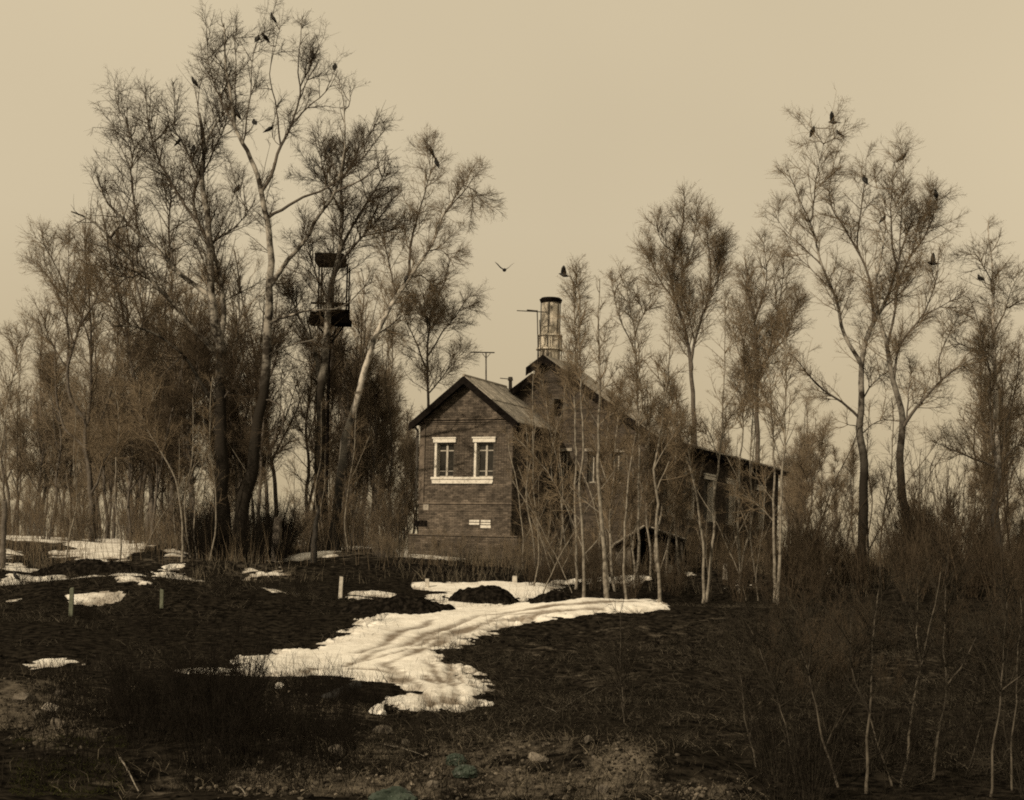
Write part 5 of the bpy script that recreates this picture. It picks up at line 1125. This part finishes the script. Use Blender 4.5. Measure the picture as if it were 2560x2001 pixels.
def torus():
    q = hit(850, 1742); m_ = MB(); R_, r_ = .27, .085; n, k = 24, 8; V = []
    for i in range(n):
        a = 6.2832 * i / n
        for j in range(k):
            b = 6.2832 * j / k; V.append(q + np.array([(R_ + r_ * math.cos(b)) * math.cos(a), (R_ + r_ * math.cos(b)) * math.sin(a), .07 + r_ * math.sin(b) + .12 * math.cos(a)]))
    m_.add(V, [(i * k + j, i * k + (j + 1) % k, ((i + 1) % n) * k + (j + 1) % k, ((i + 1) % n) * k + j) for i in range(n) for j in range(k)])
    o = m_.build('old_tyre', M['rubber'], None, org=q, smooth=True); setp(o, 'half sunk old tyre at the lower edge of the snow', 'tyre')
torus()
ST = [((1363, 1776), (1393, 1790), .010, 'short pale stick right of the track end, upper one'), ((1331, 1798), (1356, 1793), .009, 'short pale stick right of the track end, lower one'), ((1965, 1475), (2066, 1417), .03, 'long bare stick leaning against the pale stub at the right'),
      ((300, 1905), (345, 1990), .011, 'pale slanting stick in the black scrub at the bottom left'), ((675, 1950), (705, 1925), .012, 'thick pale stick in the bottom rubble left of centre'), ((590, 1975), (615, 2000), .011, 'stick at the bottom edge left of centre'), ((1195, 1852), (1245, 1846), .006, 'thin stick left of the round white stone'),
      ((1495, 1725), (1380, 1795), .008, 'long thin fallen stick on the dark slope'), ((960, 1870), (1060, 1900), .007, 'thin stick left of the green bags')]
for i, (a, b, rr, lab) in enumerate(ST):
    p = hit(*a); q = hit(*b); up_ = np.array([0, 0, .04]); m = (p + q) / 2 + up_ * 1.5
    S, R = resample([p + up_, m, q + up_], (rr, rr * .5), .1, .004, rng); V, Q = tubes(S[None], R[None], 6); o = link('stick', fastmesh('stick', V - p, Q), M['sapling'], None, org=p); setp(o, lab, 'stick', 'sticks on the ground')
# ------------------------------------------------------------------ crows
def lobe(rings, n=8):
    "rings: (centre, rx, rz, up vector angle) along a spine -> verts, quads, closed"
    V = []; 
    for c, rx, rt, t in rings:
        t = np.array(t, float); t /= np.linalg.norm(t); u = np.array([1., 0, 0]); v = np.cross(t, u); v /= np.linalg.norm(v)
        for k in range(n): q = 6.2832 * k / n; V.append(np.array(c) + rx * math.cos(q) * u + rt * math.sin(q) * v)
    m = len(rings); Fc = [(i * n + k, i * n + (k + 1) % n, (i + 1) * n + (k + 1) % n, (i + 1) * n + k) for i in range(m - 1) for k in range(n)] + [tuple(range(n - 1, -1, -1)), tuple(range((m - 1) * n, m * n))]
    return V, Fc
def crow_parts(fly=False):
    out = []
    def add(name, V, Fc):
        m_ = MB(); m_.add(V, Fc); me = bpy.data.meshes.new(name); me.from_pydata(m_.v, [], m_.f); me.polygons.foreach_set('use_smooth', [True] * len(me.polygons)); me.materials.append(M['crow']); me.update(); out.append((name, me))
    pts = [(-.21, -.05), (-.13, -.01), (-.05, .04), (.03, .10), (.085, .17), (.11, .235), (.13, .275), (.16, .285)] if not fly else [(-.2, .02), (-.13, .03), (-.06, .04), (.03, .05), (.11, .065), (.16, .08), (.20, .09), (.225, .09)]
    rx = [.02, .055, .085, .088, .062, .045, .042, .018]; rt = [.015, .05, .08, .085, .06, .045, .042, .018]
    rings = []
    for i, (y, z) in enumerate(pts):
        a = pts[max(i - 1, 0)]; b = pts[min(i + 1, len(pts) - 1)]; rings.append(((0, y, z), rx[i], rt[i], (0, b[0] - a[0], b[1] - a[1])))
    add('body', *lobe(rings)); y, z = pts[-1]
    add('beak', *lobe([((0, y - .02, z), .014, .016, (0, 1, -.1)), ((0, y + .03, z - .003), .009, .010, (0, 1, -.2)), ((0, y + .06, z - .012), .002, .002, (0, 1, -.2))], 6))
    y, z = pts[0]; dy, dz = (-.09, -.10) if not fly else (-.16, -.01)
    add('tail', *lobe([((0, y + .06, z + .02), .03, .02, (0, dy, dz)), ((0, y + dy * .5, z + dz * .5), .04, .012, (0, dy, dz)), ((0, y + dy, z + dz), .05, .006, (0, dy, dz))], 8))
    for s in (-1, 1):
        if not fly:
            add('wing', *lobe([((s * .06, .07, .17), .02, .03, (0, -1, -.7)), ((s * .085, .0, .09), .022, .075, (0, -1, -.7)), ((s * .075, -.10, .01), .018, .06, (0, -1, -.7)), ((s * .035, -.25, -.11), .008, .02, (0, -1, -.7))], 8))
            add('leg', *lobe([((s * .035, .0, .03), .012, .012, (0, 0, -1)), ((s * .035, .0, -.05), .007, .007, (0, 0, -1)), ((s * .035, .02, -.085), .006, .006, (0, 0, -1))], 5))
        else:
            V = []
            for (x, zc, ch, th) in ((.04, .07, .10, .02), (.18, .16, .12, .014), (.32, .30, .10, .010), (.44, .40, .03, .004)):
                V += [np.array([s * x, .04 + ch, zc]), np.array([s * x, .04, zc + th]), np.array([s * x, .04 - ch, zc]), np.array([s * x, .04, zc - th])]
            add('wing', V, [(4 * i + k, 4 * i + (k + 1) % 4, 4 * i + 4 + (k + 1) % 4, 4 * i + 4 + k) for i in range(3) for k in range(4)] + [(0, 1, 2, 3), (12, 13, 14, 15)])
    return out
CP = crow_parts(); CF = crow_parts(True)
def crow(loc, lab, rz, group, fly=False, rx=0, ry=0, s=.8):
    r = empty('crow', loc, lab, 'crow', group); r.rotation_euler = (rx, ry, rz); r.scale = (s, s, s) if fly else (s * 1.25, s * 1.15, s * .88)
    for n, me in (CF if fly else CP):
        o = bpy.data.objects.new(n, me); COL.objects.link(o); o.parent = r
T = BIRDFOOT
CR = [(pB, 0, 'topmost crow of all, on the tip of the tallest tree'), (pB, 1, 'left one of the two close crows near the top of the tallest tree'), (pB, 2, 'right one of the two close crows near the top of the tallest tree'), (pB, 3, 'crow on an upright twig high on the right of the tallest tree'), (pB, 4, 'large dark crow at the right outer edge of the tallest tree, near the top'),
      (pA, 0, 'crow on the upper left crown edge of the black trunked tree'), (pB, 5, 'crow at the dark heart of the crowns, above two others'), (pB, 6, 'middle crow of three in a slanting row in the crowns'), (pB, 7, 'rightmost crow of three in a slanting row, against the sky'), (pA, 1, 'left crow of a pair low on the left crown'), (pA, 2, 'right crow of a pair low on the left crown'),
      (pB, 8, 'crow in the crown of the third big tree'), (pA, 3, 'small crow deep among the twigs above the pale upper stem'), (pD, 0, 'upper crow at the very top of the leaning birch'), (pD, 1, 'lower crow just beneath the top one of the leaning birch'), (pD, 2, 'crow in the fork where the leaning birch divides'),
      (pE, 0, 'left crow in the tree behind the left corner of the house'), (pE, 1, 'right crow in the tree behind the left corner of the house'), (pG, 0, 'left crow of three on the tall right hand birch top'), (pG, 2, 'right crow of three on the tall right hand birch top'), (pG2, 0, 'crow on the highest twig of the mottled right hand birch'),
      (pG, 3, 'crow between the tops of the right hand birches'), (pG2, 1, 'crow at the right crown edge of the mottled birch'), (pG, 4, 'crow in the middle of the right hand crowns'), (pH, 0, 'crow in the rightmost tall birch')]
for i, (L, k, lab) in enumerate(CR):
    f = T[L[k]]; crow(f + np.array([0, 0, .07]), lab, random.uniform(0, 6.28), 'crows perched in the birches', s=random.uniform(.72, .84), rx=random.uniform(.0, .6))
crow(T[pG[1]] + np.array([0, 0, .1]), 'crow with spread wings landing on the tall right hand birch top', 1.2, 'crows on the wing', fly=True, ry=.3)
crow(T[pG2[2]] + np.array([0, 0, .1]), 'crow with lifted wings on the right side of the mottled birch', 1.0, 'crows on the wing', fly=True, ry=-.7)
crow(P(1261, 678, 62), 'crow flying with raised wings over the annex roof', 0.15, 'crows on the wing', fly=True)
crow(P(1410, 691, 62), 'crow gliding just right above the round chimney', 1.5, 'crows on the wing', fly=True, rx=.1)
q = hit(38, 1452); crow(q + np.array([0, 0, .09]), 'crow standing on the snow slope at the left edge', 2., 'crows on the ground', s=.8, rx=.4)
